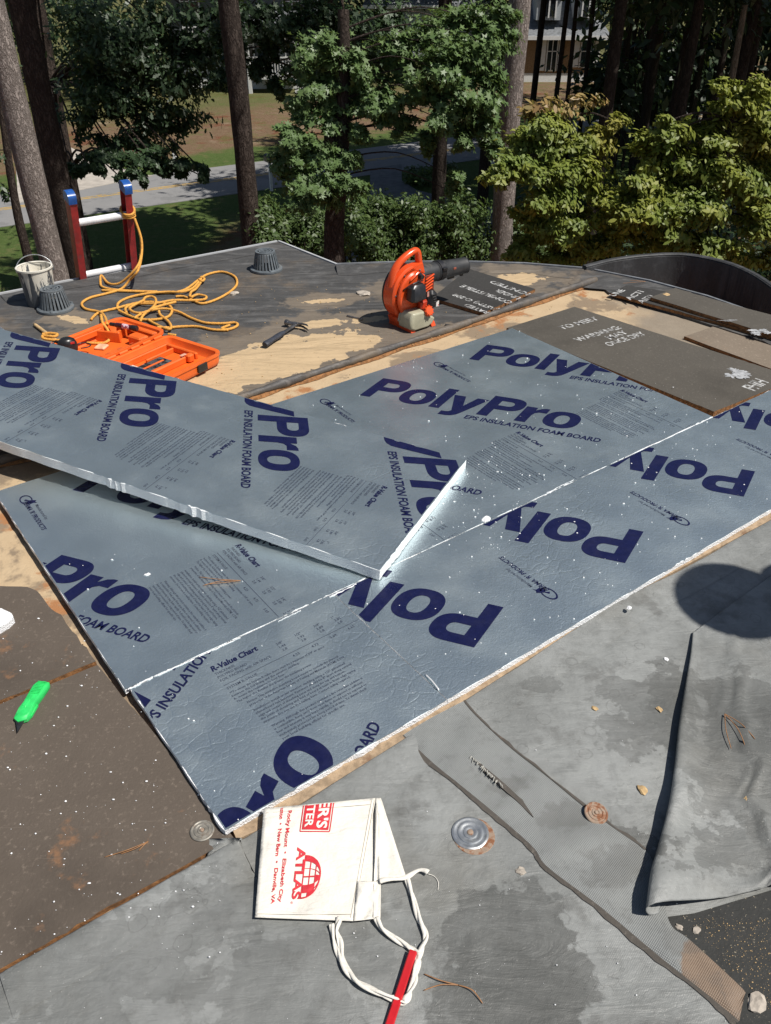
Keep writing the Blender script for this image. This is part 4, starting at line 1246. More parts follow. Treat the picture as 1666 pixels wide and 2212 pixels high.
def sector(x0, x1, y0, y1, n=10):
    vs = []
    for i in range(n + 1):
        yy = y0 + (y1 - y0) * i / n
        w = math.sqrt(max(0, 1 - yy * yy)); vs.append((gx + gr * w * x0, gy + gr * yy))
    for i in range(n, -1, -1):
        yy = y0 + (y1 - y0) * i / n
        w = math.sqrt(max(0, 1 - yy * yy)); vs.append((gx + gr * w * x1, gy + gr * yy))
    PR.add(vs, [tuple(range(len(vs)))])
sector(-1, -.74, .05, .9); sector(.38, .74, .05, .68); sector(-.1, .38, .70, .98); sector(.74, 1.0, .35, .68)
PR.text('®', (.196, .082), .005, .005)
# boxed shop name, cut off by the rolled top edge
BX = (-.11, .064, .0875, .149)
PR.add([(BX[0], .0935), (.0545, .0935), (.0545, .150), (BX[0], .150)], [(0, 1, 2, 3)]) if False else None
for w_, off in ((.0022, 0),):
    PR.line((.063, .0850), (.063, .1500), .0022); PR.line((-.1, .0850), (.063, .0850), .0022); PR.line((-.1, .1500), (.063, .1500), .0022)
box = Print2D(); box.add([(-.1, .0885), (.0592, .0885), (.0592, .1465), (-.1, .1465)], [(0, 1, 2, 3)])
WH = Print2D(); WH.text("BUILDER'S", (-.102, .1190), .158, .0230, 0, .03, 3); WH.text('CENTER', (-.05, .0935), .105, .0175, 0, .025, 3)
SE = Print2D()
for yy in (AW * .965, AW * .992): SE.line((.004, yy), (AH * .98, yy), .0011)
SE.line((AH * .975, .006), (AH * .955, AW * .96), .0011); SE.line((.012, .006), (.012, AW * .96), .0009)
M_SEAM = plain('seam_thread', (.42, .38, .31), .9)
for pr, nm, mt, dz in ((SE, 'seam', M_SEAM, -.0008), (PR, 'red_lettering', M_REDINK, 0), (box, 'red_box', M_REDINK, 0), (WH, 'white_lettering', M_CANVAS, .0006)):
    vs, fs = aplace(pr)
    m = MB(); m.add([(x, y, z + dz) for x, y, z in vs], fs); m.build(nm, mt, ap)
# twisted strings
def string(pxs, z, name='string', twist=True, r=.0042):
    pts = spline([P(x, y, z0) for (x, y), z0 in zip(pxs, z)], 9)
    for s in ((1, -1) if twist else (1,)):
        mb = MB(); q = []
        for i, p in enumerate(pts):
            d = (pts[min(i + 1, len(pts) - 1)] - pts[max(i - 1, 0)]).normalized()
            n1 = Vector((-d.y, d.x, 0)); a = i * .23
            q.append(p + (n1 * math.cos(a) + Vector((0, 0, 1)) * math.sin(a)) * (r * .62 * s) - ao + Vector((0, 0, r * .8)))
        mb.tube(q, [r * (.85 + .18 * math.sin(i * .37 + s)) for i in range(len(q))], 7, flat=.5)
        mb.build(name, M_CANVAS, ap, 'all')
string([(812, 1985), (830, 2012), (868, 2038), (893, 2054), (905, 2075), (890, 2120), (880, 2160), (868, 2168), (830, 2152), (790, 2133), (765, 2115), (744, 2080), (735, 2040), (728, 2010), (735, 1985)], [.010, .006, .003, .003, .004, .005, .005, .004, .003, .003, .003, .003, .004, .006, .012])
string([(877, 1895), (892, 1940), (905, 1985), (920, 2020), (912, 2050), (897, 2085), (895, 2120), (882, 2152), (872, 2163)], [.006, .004, .003, .003, .003, .006, .008, .008, .006])
string([(716, 1998), (722, 2030), (732, 2065), (750, 2100), (775, 2125), (820, 2148), (866, 2160)], [.006, .003, .003, .006, .008, .008, .007], r=.0038)
string([(822, 1910), (850, 1902), (880, 1893), (905, 1886), (925, 1888)], [.012, .010, .008, .005, .003], r=.0055, twist=False)
mb = MB(); mb.tube([p - ao for p in spline([P(925, 1888, .004), P(938, 1893, .002), P(947, 1906, .002), P(946, 1923, .002)], 6)], .0007, 5); mb.build('loose_thread', M_CANVAS, ap, 'all')
# ------------------------------------------------------------------ orange tool case, lying open
ha, hb = P(362, 722, .062), P(205, 790, .062)          # hinge line
hx = (hb - ha); hx.z = 0; HL = .44; hx.normalize()
case = thing('tool_case', 'open orange plastic tool case under the corner of the loose foil board', 'tool case', (ha.x, ha.y, .004), (0, 0, math.atan2(hx.y, hx.x)))
def rrect(x0, x1, y0, y1, r, n=4):
    out = []
    for cx_, cy_, a0 in ((x1 - r, y0 + r, -90), (x1 - r, y1 - r, 0), (x0 + r, y1 - r, 90), (x0 + r, y0 + r, 180)):
        for k in range(n + 1):
            g = R(a0 + 90 * k / n); out.append((cx_ + r * math.cos(g), cy_ + r * math.sin(g)))
    return out
def tray(name, x0, x1, y0, y1, h, r, lip=.012, floor=.02, inner=None):
    rings = []
    for (ins, z) in ((.012, 0), (.004, .006), (0, .02), (-.001, h - .012), (-.006, h - .010), (-.006, h), (lip * .6, h), (lip, h - .003), (lip + .004, h - .02), (lip + .012, floor + .004), (lip + .016, floor)):
        rings.append([(x, y, z) for x, y in rrect(x0 + ins, x1 - ins, y0 + ins, y1 - ins, max(.006, r - ins))])
    n = len(rings[0]); mb = MB(); vs = [v for rg in rings for v in rg]
    fs = [tuple(range(n - 1, -1, -1)), tuple(range((len(rings) - 1) * n, len(rings) * n))]
    for k in range(len(rings) - 1):
        fs += [(k * n + i, k * n + (i + 1) % n, (k + 1) * n + (i + 1) % n, (k + 1) * n + i) for i in range(n)]
    mb.add(vs, fs); return mb.build(name, M_ORANGE, case, True)
# local x runs along the hinge (towards the camera), +y to the right of the picture = lid side
BW, LW = .315, .340
sgn = 1
yb0, yb1 = -BW, -.004
bs = tray('base_shell', 0, HL, -BW, -.004, .075, .045)
ls = tray('lid_shell', 0, HL, .004, LW, .058, .040)
def cbox(name, c, d, mat=None, bev=.004, parent=case, taper=(1, 1), rz=0.0):
    mb = MB(); mb.box((0, 0, 0), d, None, taper, bev); o = mb.build(name, mat or M_ORANGE, parent)
    o.location = c; o.rotation_euler = (0, 0, rz); return o
# moulded compartments of the base
cbox('divider', (.095, -.09, .042), (.055, .085, .046), None, .006)
cbox('divider', (.15, -.235, .045), (.012, .13, .05), None, .003, rz=.35)
cbox('divider', (.075, -.22, .040), (.10, .012, .04), None, .003, rz=.15)
cbox('divider', (.27, -.055, .038), (.13, .05, .036), None, .006)
cbox('divider', (.31, -.09, .030), (.06, .03, .022), None, .005)
cbox('divider', (.24, -.284, .058), (.20, .010, .028), None, .003)
cbox('divider', (.22, -.20, .026), (.05, .05, .012), plain('pale_moulding', (.8, .45, .28), .5), .004, rz=.4)
cbox('divider', (.035, -.16, .058), (.030, .24, .02), None, .005)
# lid ribs, tools, labels
cbox('lid_rib', (.22, .055, .034), (.33, .014, .030), None, .004)
cbox('lid_rib', (.06, .15, .034), (.016, .19, .030), None, .004)
cbox('lid_rib', (.20, .225, .034), (.24, .020, .032), None, .005)
cbox('lid_rib', (.14, .10, .030), (.17, .012, .022), None, .003)
cbox('lid_rib', (.10, .24, .040), (.035, .030, .036), None, .006)
cbox('blade_pad', (.235, .155, .028), (.16, .085, .012), plain('dark_blade_insert', (.10, .115, .125), .5, .3, .4, 30, .2, dirt=(.02, .02, .02), dscale=40, dlo=.5, dhi=.56), .002)
cbox('blade_bar', (.235, .155, .0355), (.12, .010, .004), M_ORANGE, .001)
cbox('instruction_label', (.30, .085, .0232), (.06, .045, .0012), plain('white_label', (.75, .68, .6), .5, 0, .2, 60, .1, dirt=(.5, .1, .05), dscale=90, dlo=.58, dhi=.62), .0004)
cbox('small_bolt', (.125, .228, .0585), (.03, .014, .004), plain('pinkish_plastic', (.75, .4, .28), .4), .001)
for c in ((-.006, .07, .03), (-.006, .21, .03)):
    cbox('latch', c, (.008, .05, .036), M_BLACK, .002)
cbox('latch', (.13, LW + .006, .032), (.055, .010, .036), M_BLACK, .002)
cbox('latch', (.36, LW + .006, .026), (.075, .012, .030), M_BLACK, .003)
for k in range(6):
    mb = MB(); mb.tube([(.04 + .066 * k, 0, .062), (.085 + .066 * k, 0, .062)], .0085, 10); mb.build('hinge_knuckle', M_ORANGE, case, True)
for k in range(5):
    cbox('hinge_slot', (.06 + .066 * k, -.022, .0752), (.022, .004, .002), plain('shadow_orange', (.5, .08, .012), .5) if k == 0 else bpy.data.materials['shadow_orange'], .0005)
cm = case.matrix_basis.copy()
def cw(x, y, z): return Matrix.Translation(case.location) @ Matrix.Rotation(case.rotation_euler.z, 4, 'Z') @ Vector((x, y, z))
# sealant tube in the case
tb = thing('marker_tube', 'dark red and white marker tube lying in the orange case', 'marker', cw(.075, -.205, .075), (0, 0, case.rotation_euler.z - 1.35))
M_TUBE = plain('dark_maroon_plastic', (.06, .012, .018), .3)
mb = MB(); mb.tube([(-.075, 0, 0), (-.070, 0, 0), (-.045, 0, 0)], [.011, .013, .013], 14); mb.build('cap', M_BLACK, tb, True)
mb = MB(); mb.tube([(-.045, 0, 0), (.04, 0, 0), (.05, 0, 0)], [.0115, .0115, .007], 14); mb.build('barrel', M_TUBE, tb, True)
mb = MB(); mb.tube([(-.035, 0, 0), (.005, 0, 0)], .0119, 14); mb.build('label_band', plain('white_print_band', (.75, .6, .65), .4, 0, .2, 60, .1, dirt=(.3, .02, .05), dscale=80, dlo=.5, dhi=.54), tb, True)
mb = MB(); mb.tube([(.05, 0, 0), (.075, 0, 0)], [.009, .0085], 12); mb.build('end_plug', M_BLACK, tb, True)
# charger with cord
ch = thing('power_adapter', 'black rounded charger with coiled cord in the orange case', 'charger', cw(.36, -.245, .045), (0, 0, .5))
mb = MB(); mb.lathe([(.0, .058), (.018, .056), (.030, .048), (.036, .034), (.038, .015), (.036, .002), (.0, .0)], 24)
mb.v = [(x * 1.15, y * .85, z * 1.1) for x, y, z in mb.v]; mb.build('body', M_BLACK, ch, 'all')
mb = MB(); mb.box((.02, -.028, .045), (.018, .002, .01), None, (1, 1), .0005); mb.build('badge', plain('red_badge', (.5, .03, .03), .4), ch)
for k in range(5):
    mb = MB(); rr = .030 + .003 * (k % 2)
    mb.tube([(-.045 + rr * math.cos(g) * .55, rr * math.sin(g), .012 + .007 * k + .006 * math.cos(g * 2 + k)) for g in [6.283 * i / 20 for i in range(21)]], .0036, 6, cap=False); mb.build('cord_coil', M_BLACK, ch, 'all')
mb = MB(); mb.tube(spline([(.035, .0, .02), (.06, .01, .022), (.085, .0, .02), (.095, -.02, .018), (.08, -.035, .016), (.05, -.03, .014)], 6), .003, 6); mb.build('cord', M_BLACK, ch, 'all')

# ------------------------------------------------------------------ yellow rope
rp_ = thing('rope', 'yellow rope tied to the ladder and heaped beside the orange case', 'rope', P(380, 680))
ro = rp_.location
def px_rope(pts, base=.008, name='strand', r=.0068):
    w = [P(q[0], q[1], q[2] if len(q) > 2 else base) for q in pts]
    s = spline(w, 9)
    mb = MB(); mb.tube([p - ro for p in s], [r * (1 + .09 * math.sin(i * 2.4)) for i in range(len(s))], 7); mb.build(name, M_ROPE, rp_, 'all')
Z4 = lambda zx, zy, *z: (zx / 3.0, 347 + zy / 3.0, *z)     # reading off the enlarged view
kn_ = base_r + lean * .325
# knot round the right rail
for k, dz in enumerate((-.012, .004, .018)):
    mb = MB(); pts = []
    for i in range(25):
        g = 6.283 * i / 24
        pts.append(base_r - rung_dir * .014 + lean * (.335 + dz + .008 * math.sin(g + k)) + rung_dir * (.034 * math.cos(g)) + lnorm * (.050 * math.sin(g)) - ro)
    mb.tube(pts, .0068, 7, cap=False); mb.build('knot_turn', M_ROPE, rp_, 'all')
kp = base_r + lean * .33 - lnorm * .058 * (1 if lnorm.y > 0 else -1)
def hang(end_pts, mids):
    s = spline([kp] + mids + end_pts, 9); mb = MB(); mb.tube([p - ro for p in s], .0068, 7); mb.build('strand', M_ROPE, rp_, 'all')
dd = kp.y
hang([P(262, 610, .03), P(235, 612, .012), P(219, 595, .010), P(217, 610, .008), P(222, 620, .008), P(250, 626, .008), P(300, 629, .008), P(340, 630, .008)], [D(303, 510, dd - .02), D(305, 545, dd - .06), D(297, 575, dd - .22)])
hang([P(280, 605, .05), P(262, 624, .012), P(230, 634, .008), P(195, 643, .008), P(177, 655, .008), P(185, 667, .008), P(215, 674, .010), P(226, 684, .06), P(232, 700, .075)], [D(305, 515, dd - .03), D(306, 550, dd - .09), D(298, 584, dd - .26)])
px_rope([Z4(660, 840), Z4(800, 845), Z4(950, 850), Z4(1100, 855), Z4(1200, 835), Z4(1290, 770), Z4(1350, 735), Z4(1440, 720), Z4(1520, 750), Z4(1535, 800), Z4(1490, 850), Z4(1400, 900), Z4(1310, 925), Z4(1250, 905), Z4(1190, 880), Z4(1140, 880)])
px_rope([Z4(590, 1030), Z4(640, 985), Z4(760, 955), Z4(860, 930), Z4(1000, 925, .02), Z4(1120, 905, .02), Z4(1230, 905, .016), Z4(1320, 900, .014), Z4(1335, 880, .014), Z4(1280, 868, .014), Z4(1240, 885, .02)])
px_rope([Z4(760, 960), Z4(770, 920), Z4(840, 885), Z4(960, 860, .014), Z4(1080, 850, .014), Z4(1180, 850, .016), Z4(1250, 825, .016), Z4(1300, 770, .016), Z4(1310, 752, .016)])
px_rope([Z4(820, 985, .012), Z4(815, 955, .012), Z4(870, 925, .012), Z4(980, 915, .014), Z4(1080, 930, .014), Z4(1115, 965, .012), Z4(1090, 1010, .01), Z4(1000, 1030, .01), Z4(900, 1025, .01), Z4(830, 1000, .012), Z4(770, 970, .014)])
px_rope([Z4(930, 905, .022), Z4(945, 885, .022), Z4(985, 880, .022), Z4(1010, 900, .022), Z4(1000, 940, .022), Z4(950, 980, .024), Z4(880, 985, .022), Z4(840, 960, .022), Z4(870, 935, .022), Z4(930, 905, .022)])
px_rope([Z4(870, 1020, .016), Z4(930, 985, .02), Z4(1000, 965, .02), Z4(1080, 960, .018), Z4(1160, 980, .012), Z4(1240, 1020), Z4(1330, 1050), Z4(1440, 1055), Z4(1520, 1050), Z4(1540, 1065), Z4(1510, 1085), Z4(1460, 1095), Z4(1440, 1085), Z4(1490, 1065)])
px_rope([Z4(1480, 1098), Z4(1380, 1095), Z4(1280, 1075), Z4(1180, 1075), Z4(1090, 1082, .012), Z4(1020, 1080, .02)])
px_rope([Z4(960, 1030, .012), Z4(1000, 1055, .012), Z4(1080, 1090, .02), Z4(1110, 1080, .02), Z4(1090, 1040, .014), Z4(1040, 1000, .016), Z4(1030, 975, .018)])
px_rope([Z4(910, 1040, .014), Z4(930, 1000, .018), Z4(985, 960, .026), Z4(1060, 935, .026), Z4(1140, 915, .022)])
px_rope([Z4(1090, 1125, .01), Z4(1140, 1132, .01)])
px_rope([Z4(1300, 755, .02), Z4(1325, 765, .02), Z4(1310, 780, .022), Z4(1290, 768, .024)])
px_rope([Z4(1230, 880, .024), Z4(1240, 850, .022), Z4(1270, 830, .02), Z4(1300, 790, .02)])
# tail that runs down into the case and round the charger
px_rope([Z4(655, 1000, .088), Z4(665, 1050, .080), Z4(700, 1100, .055), Z4(710, 1150, .036), Z4(690, 1175, .032), Z4(640, 1185, .030), Z4(560, 1180, .030)])
px_rope([Z4(275, 1125, .085), Z4(320, 1118, .088), Z4(370, 1125, .088), Z4(350, 1140, .09), Z4(280, 1135, .088), Z4(290, 1155, .085), Z4(390, 1165, .08)])

# ------------------------------------------------------------------ leaf blower
BO = P(872, 690)
TA = R(39)
bl = thing('leaf_blower', 'red orange leaf blower standing on the roof with its black tube pointing away', 'leaf blower', (.115, 3.90, .0015), (0, 0, TA))
bl.scale = (.90, .90, .90)
# local: +x along the tube, -y towards the engine side (camera), z up
def bpart(name, mb, mat, sm=True): return mb.build(name, mat, bl, sm)
cz = .165; RV = .128
def volute(y0, y1, rr, n=40, k0=.0):
    vs = []
    for y, s in ((y0, .93), (y0 + .008, 1), (y1 - .008, 1), (y1, .93)):
        for i in range(n):
            g = 2 * math.pi * i / n
            q = rr * s * (1 + .10 * (1 - ((g - math.pi * .5) % (2 * math.pi)) / (2 * math.pi)))
            vs.append((q * math.cos(g), y, cz + q * math.sin(g) * 1.08))
    fs = [(k * n + i, (k + 1) * n + i, (k + 1) * n + (i + 1) % n, k * n + (i + 1) % n) for k in range(3) for i in range(n)]
    fs += [tuple(range(n)), tuple(range(4 * n - 1, 3 * n - 1, -1))]
    m = MB(); m.add(vs, fs); return m
bpart('fan_housing', volute(-.030, .060, RV), M_BLOWER)
bpart('back_cover', volute(.060, .078, RV * .97), M_DKPL)
bpart('engine_cover', volute(-.058, -.031, RV * .86), M_BLOWER)
mb = MB()
for i in range(6):
    mb.box((.088 - .003 * i, -.062, cz + .085 - .017 * i), (.062, .012, .006), Matrix.Rotation(-.35, 3, 'Y'), (1, 1), .002)
bpart('cooling_fin', mb, M_BLOWER)
mb = MB(); mb.box((.088, -.056, cz + .045), (.068, .010, .105), None, (1, 1), .004); bpart('fin_recess', mb, plain('dark_orange_plastic', (.20, .025, .008), .5))
# handle loop
hp = spline([(-.115, .015, cz + .055), (-.105, .012, cz + .115), (-.075, .010, cz + .165), (-.02, .008, cz + .200), (.035, .008, cz + .217), (.058, .008, cz + .205), (.066, .008, cz + .165), (.078, .010, cz + .115), (.092, .012, cz + .07)], 8)
mb = MB(); mb.tube(hp, [.026 - .006 * math.sin(math.pi * i / (len(hp) - 1)) for i in range(len(hp))], 14, flat=.85); bpart('handle', mb, M_BLOWER, 'all')
mb = MB(); mb.prism([(-.10, cz + .08), (-.055, cz + .125), (.01, cz + .150), (.065, cz + .155), (.085, cz + .08), (0, cz + .05)], -.022, .03, Matrix.Rotation(math.pi / 2, 4, 'X')); bpart('handle_web', mb, M_BLOWER, False)
mb = MB(); mb.box((-.02, -.052, cz + .112), (.075, .035, .010), Matrix.Rotation(-.5, 3, 'Y'), (.9, .9), .003); bpart('throttle_shield', mb, M_BLOWER)
mb = MB(); mb.tube([(.022, -.050, cz + .105), (.022, -.078, cz + .100)], [.017, .013], 12); bpart('primer_knob', mb, M_BLACK)
# engine blocks
mb = MB(); mb.box((-.030, -.092, cz + .035), (.105, .068, .092), None, (.93, .82), .014); bpart('air_filter_cover', mb, M_BLACK)
mb = MB(); mb.box((.020, -.1275, cz + .025), (.014, .003, .028), None, (1, 1), .001); bpart('maker_badge', mb, plain('grey_badge', (.5, .25, .2), .4))
mb = MB(); mb.box((.074, -.088, cz - .025), (.070, .060, .098), Matrix.Rotation(.12, 3, 'Y'), (.8, .9), .016); bpart('starter_housing', mb, M_BLACK)
mb = MB()
for k in range(4): mb.box((.066 + .006 * k, -.1195, cz + .010 - .014 * k), (.024, .004, .005), None, (1, 1), .001)
bpart('starter_vent', mb, M_DKPL)
mb = MB(); mb.box((.098, -.1175, cz - .048), (.020, .003, .030), None, (1, 1), .001); bpart('warning_label', mb, plain('white_red_label', (.8, .75, .7), .5, 0, .1, 60, .1, dirt=(.5, .02, .02), dscale=60, dlo=.52, dhi=.56))
mb = MB(); mb.box((.03, -.080, cz - .045), (.06, .04, .05), None, (1, 1), .008); bpart('engine_block', mb, plain('red_engine_shroud', (.45, .04, .012), .45))
# fuel tank and cap
tk = [(-.105, -.118), (-.100, -.145), (-.075, -.158), (.03, -.158), (.06, -.145), (.078, -.118), (.06, -.105), (.02, -.095), (.0, -.062), (-.085, -.058), (-.100, -.080)]
mb = MB(); vs = []
for y, s in ((-.132, .86), (-.124, .97), (-.060, 1), (-.034, 1)):
    vs += [(-.012 + (x + .012) * s, y, cz - .11 + (z + .11) * s) for x, z in tk]
n_ = len(tk); fs = [(k * n_ + i, k * n_ + (i + 1) % n_, (k + 1) * n_ + (i + 1) % n_, (k + 1) * n_ + i) for k in range(3) for i in range(n_)] + [tuple(range(n_ - 1, -1, -1)), tuple(range(3 * n_, 4 * n_))]
mb.add(vs, fs); o = bpart('fuel_tank', mb, M_TANK); md = o.modifiers.new('soft', 'BEVEL'); md.width = .008; md.segments = 3
mb = MB(); mb.lathe([(0, .024), (.022, .023), (.026, .018), (.027, 0), (.022, -.012)], 16, Matrix.Rotation(R(62), 3, 'X'), (.022, -.122, cz - .072)); bpart('fuel_cap', mb, M_BLOWER)
mb = MB()
for k in range(10):
    g = k * .628; mb.box((.022 + .026 * math.cos(g), -.130 - .006 + .026 * math.sin(g) * .45, cz - .062 + .026 * math.sin(g) * .88), (.005, .012, .005))
bpart('cap_grip', mb, M_BLOWER)
# feet
for sx in (-1, 1):
    mb = MB(); fx = -.075 if sx < 0 else .07
    mb.prism([(-.125, 0), (.065, 0), (.055, .014), (.03, .030), (-.02, .040), (-.06, .042), (-.115, .020)], -.014, .014, Matrix.Translation((fx, 0, 0)) @ Matrix.Rotation(math.pi / 2, 4, 'Z') @ Matrix.Rotation(math.pi / 2, 4, 'X'))
    bpart('foot', mb, M_BLOWER, False)
mb = MB(); mb.box((-.03, .02, .035), (.13, .075, .06), None, (1.2, 1), .008); bpart('stand_web', mb, M_BLOWER)
mb = MB()
for k in range(5): mb.box((-.118 + .004 * abs(k - 2), -.028, cz - .045 + .017 * k), (.012, .014, .005), None, (1, 1), .001)
bpart('side_vent', mb, M_BLOWER)
mb = MB(); mb.box((-.100, -.042, cz - .098), (.022, .004, .040), Matrix.Rotation(.25, 3, 'Y'), (1, 1), .001); bpart('side_label', mb, plain('beige_label', (.55, .5, .4), .5))
M_SCREW = plain('screw_steel', (.3, .3, .3), .4, .8)
for g in range(7):
    a = g * .9 + .3; mb = MB(); mb.lathe([(0, .004), (.0045, .003), (.005, 0)], 10, Matrix.Rotation(math.pi / 2, 3, 'X'), (.122 * math.cos(a), -.031, cz + .132 * math.sin(a))); mb.build('screw', M_SCREW, bl, True)
mb = MB(); mb.tube([(-.095, -.0585, cz + .05), (-.06, -.075, cz + .075), (-.01, -.08, cz + .085), (.03, -.07, cz + .08)], .004, 6); mb.build('ignition_lead', M_BLACK, bl, 'all')
# blower tube
tz = cz + .072
mb = MB(); mb.tube([(.02, .018, tz - .002), (.10, .018, tz), (.16, .018, tz), (.20, .018, tz - .001)], [.056, .056, .052, .051], 24); bpart('tube_socket', mb, M_DKPL, True)
mb = MB(); mb.tube([(.19, .018, tz), (.24, .018, tz - .002), (.245, .018, tz - .002), (.33, .018, tz - .008), (.41, .018, tz - .012), (.418, .018, tz - .012)], [.052, .052, .049, .046, .044, .046], 24, cap=False); o = bpart('blower_tube', mb, M_DKPL, True); md = o.modifiers.new('wall', 'SOLIDIFY'); md.thickness = .003
mb = MB(); mb.tube([(.205, .018, tz), (.235, .018, tz)], [.0555, .0555], 24); mb.box((.22, -.035, tz + .02), (.03, .014, .02), None, (1, 1), .003); bpart('tube_clamp', mb, M_BLACK, True)
mb = MB(); mb.box((.31, .012, tz - .056), (.05, .012, .016), None, (1, 1), .003); bpart('tube_rib', mb, M_BLACK)
mb = MB(); mb.box((.30, -.0285, tz + .006), (.02, .004, .012), None, (1, 1), .001); bpart('tube_badge', mb, plain('faded_red_badge', (.30, .08, .05), .5))
mb = MB(); mb.box((.395, .018, tz - .060), (.018, .02, .014), None, (1, 1), .003); bpart('tube_foot', mb, M_BLACK)

# ------------------------------------------------------------------ loose bits on the roof
def chip(px, py, r, mat, label, seed, cat='debris', z=.001, flat=.45, group=None):
    rr = random.Random(seed); bm = bmesh.new(); bmesh.ops.create_icosphere(bm, subdivisions=2, radius=1)
    for v in bm.verts:
        k = rr.uniform(.7, 1.15); v.co = Vector((v.co.x * r * k * 1.3, v.co.y * r * k, max(-.15, v.co.z) * r * flat * k))
    me = bpy.data.meshes.new('chip'); bm.to_mesh(me); bm.free(); me.materials.append(mat)
    o = bpy.data.objects.new('stone_chip' if mat is M_STONE else 'wood_chip' if mat is M_WOOD else 'foam_crumb', me); C.objects.link(o)
    o.location = P(px, py, z + r * flat * .12); o.rotation_euler = (0, 0, rr.uniform(0, 6.28)); return tag(o, label, cat, group)
chip(505, 634, .022, M_STONE, 'grey white stone chip inside the rope loop', 1, 'stone')
chip(785, 634, .036, M_STONE, 'pale tan flake of board left of the blower', 2, 'flake', flat=.3)
chip(1634, 2166, .016, M_STONE, 'tan stone in the bottom right corner', 3, 'stone', z=.004)
chip(1506, 2010, .007, M_STONE, 'small buff stone just below the curled membrane', 4, 'stone', z=.004)
chip(1468, 2003, .006, M_STONE, 'smallest buff stone at the tip of the curled membrane', 5, 'stone', z=.004)
chip(1388, 1706, .011, M_WOOD, 'splinter of yellow wood left of the membrane fold', 6, 'wood chip', flat=.5)
chip(1425, 1532, .008, M_WOOD, 'thin curved wood shaving halfway up the membrane fold', 7, 'wood chip', z=.002)
chip(1285, 1530, .007, M_WOOD, 'round tan wood chip on the open grey membrane', 8, 'wood chip')
chip(1617, 1727, .008, M_WOOD, 'orange tan wood chip at the right edge of the membrane', 9, 'wood chip', z=.012)
chip(1126, 1882, .009, M_STONE, 'brown crumb right of the large shiny disc', 10, 'crumb')
chip(1440, 1424, .006, M_FOAM, 'white scrap of foam left of the head shadow', 11, 'foam scrap')
chip(318, 1241, .007, M_FOAM, 'white scrap of foam left of the pine needles', 12, 'foam scrap', z=.021)
chip(1212, 1116, .016, M_FOAM, 'round white foam crumb beyond the bright cut board end', 13, 'foam scrap', z=.021) if False else chip(1050, 1121, .013, M_FOAM, 'round white foam crumb beyond the bright cut board end', 13, 'foam scrap', z=.021, flat=.5)
chip(1360, 1313, .007, M_FOAM, 'white foam crumb beside the upside down logo print', 14, 'foam scrap', z=.021)
chip(1440, 636, .018, M_WOOD, 'cream torn paper flake on the loose black boards', 15, 'flake', z=.035, flat=.2)
# nail and splinters
def stick(name, a, b, r, mat, label, cat, z=.004, group=None, bend=0.0):
    A, B = P(*a, z), P(*b, z); mid = (A + B) / 2 + Vector((0, 0, bend))
    mb = MB(); mb.tube([p - A for p in spline([A, mid, B], 5)], r, 6); o = mb.build(name, mat, None, 'all'); o.location = A; return tag(o, label, cat, group)
stick('nail', (750, 682), (783, 690), .005, M_STEEL, 'rusty nail lying left of the blower feet', 'nail')
stick('wood_splinter', (990, 698), (1010, 699), .005, M_RUSTEDGE, 'brown splinter in front of the blower', 'splinter')
stick('wood_splinter', (75, 701), (130, 742), .009, M_WOOD, 'pale wood splinter beside the orange case', 'splinter', .010)
stick('wood_splinter', (962, 702), (1000, 705), .006, M_DKPL, 'dark rubber sliver on the rolled edge', 'splinter', .004)
stick('wood_splinter', (920, 1458), (948, 1490), .0022, M_SHINE, 'bright foil curl at the front edge of the boards', 'foil curl', .0235, None, .003)
def needles(label, ax, tips, z=.0235):
    t = thing('pine_needle', label, 'pine needles', P(*ax, z))
    for q in tips:
        A, B = P(*ax, z), P(*q[:2], z); m = (A + B) / 2 + Vector((0, 0, .004)) + Vector((-(B - A).y, (B - A).x, 0)) * (q[2] if len(q) > 2 else .06)
        mb = MB(); mb.tube([p - A for p in spline([A, m, B], 6)], [.0011] * 12 + [.0005], 5); mb.build('needle', M_NEEDLE, t, 'all')
needles('forked dry pine needles lying on the left foil board', (520, 1254), [(430, 1246), (438, 1265, -.05), (445, 1262)])
needles('dry pine needles on the brown board below the knife', (320, 1818), [(225, 1852), (260, 1845, .1), (300, 1838)], .0045)
needles('brown pine needles on the grey membrane right of the fold', (1566, 1542), [(1632, 1597), (1580, 1618, -.05), (1612, 1617)], .016)
needles('long dry pine needle right of the red pencil', (990, 2128), [(916, 2104), (915, 2140, -.05), (1043, 2168, .12)], .002)
needles('dry pine needles along the far eave fold', (1395, 608), [(1345, 612), (1360, 606)], .022)
# curled scrap of white foam on the brown board
sp = thing('foam_scrap', 'broken white foam scrap at the left edge of the brown board', 'foam scrap', P(0, 1352, .004))
mb = MB(); pl = [tuple((P(x, y, .004) - sp.location)[:2]) for x, y in ((-70, 1318), (-20, 1322), (8, 1326), (28, 1336), (33, 1345), (20, 1358), (-8, 1374), (-70, 1400))]
mb.prism(rag(pl, .006, .0015, 4), 0, .020); mb.build('foam', M_FOAM, sp)
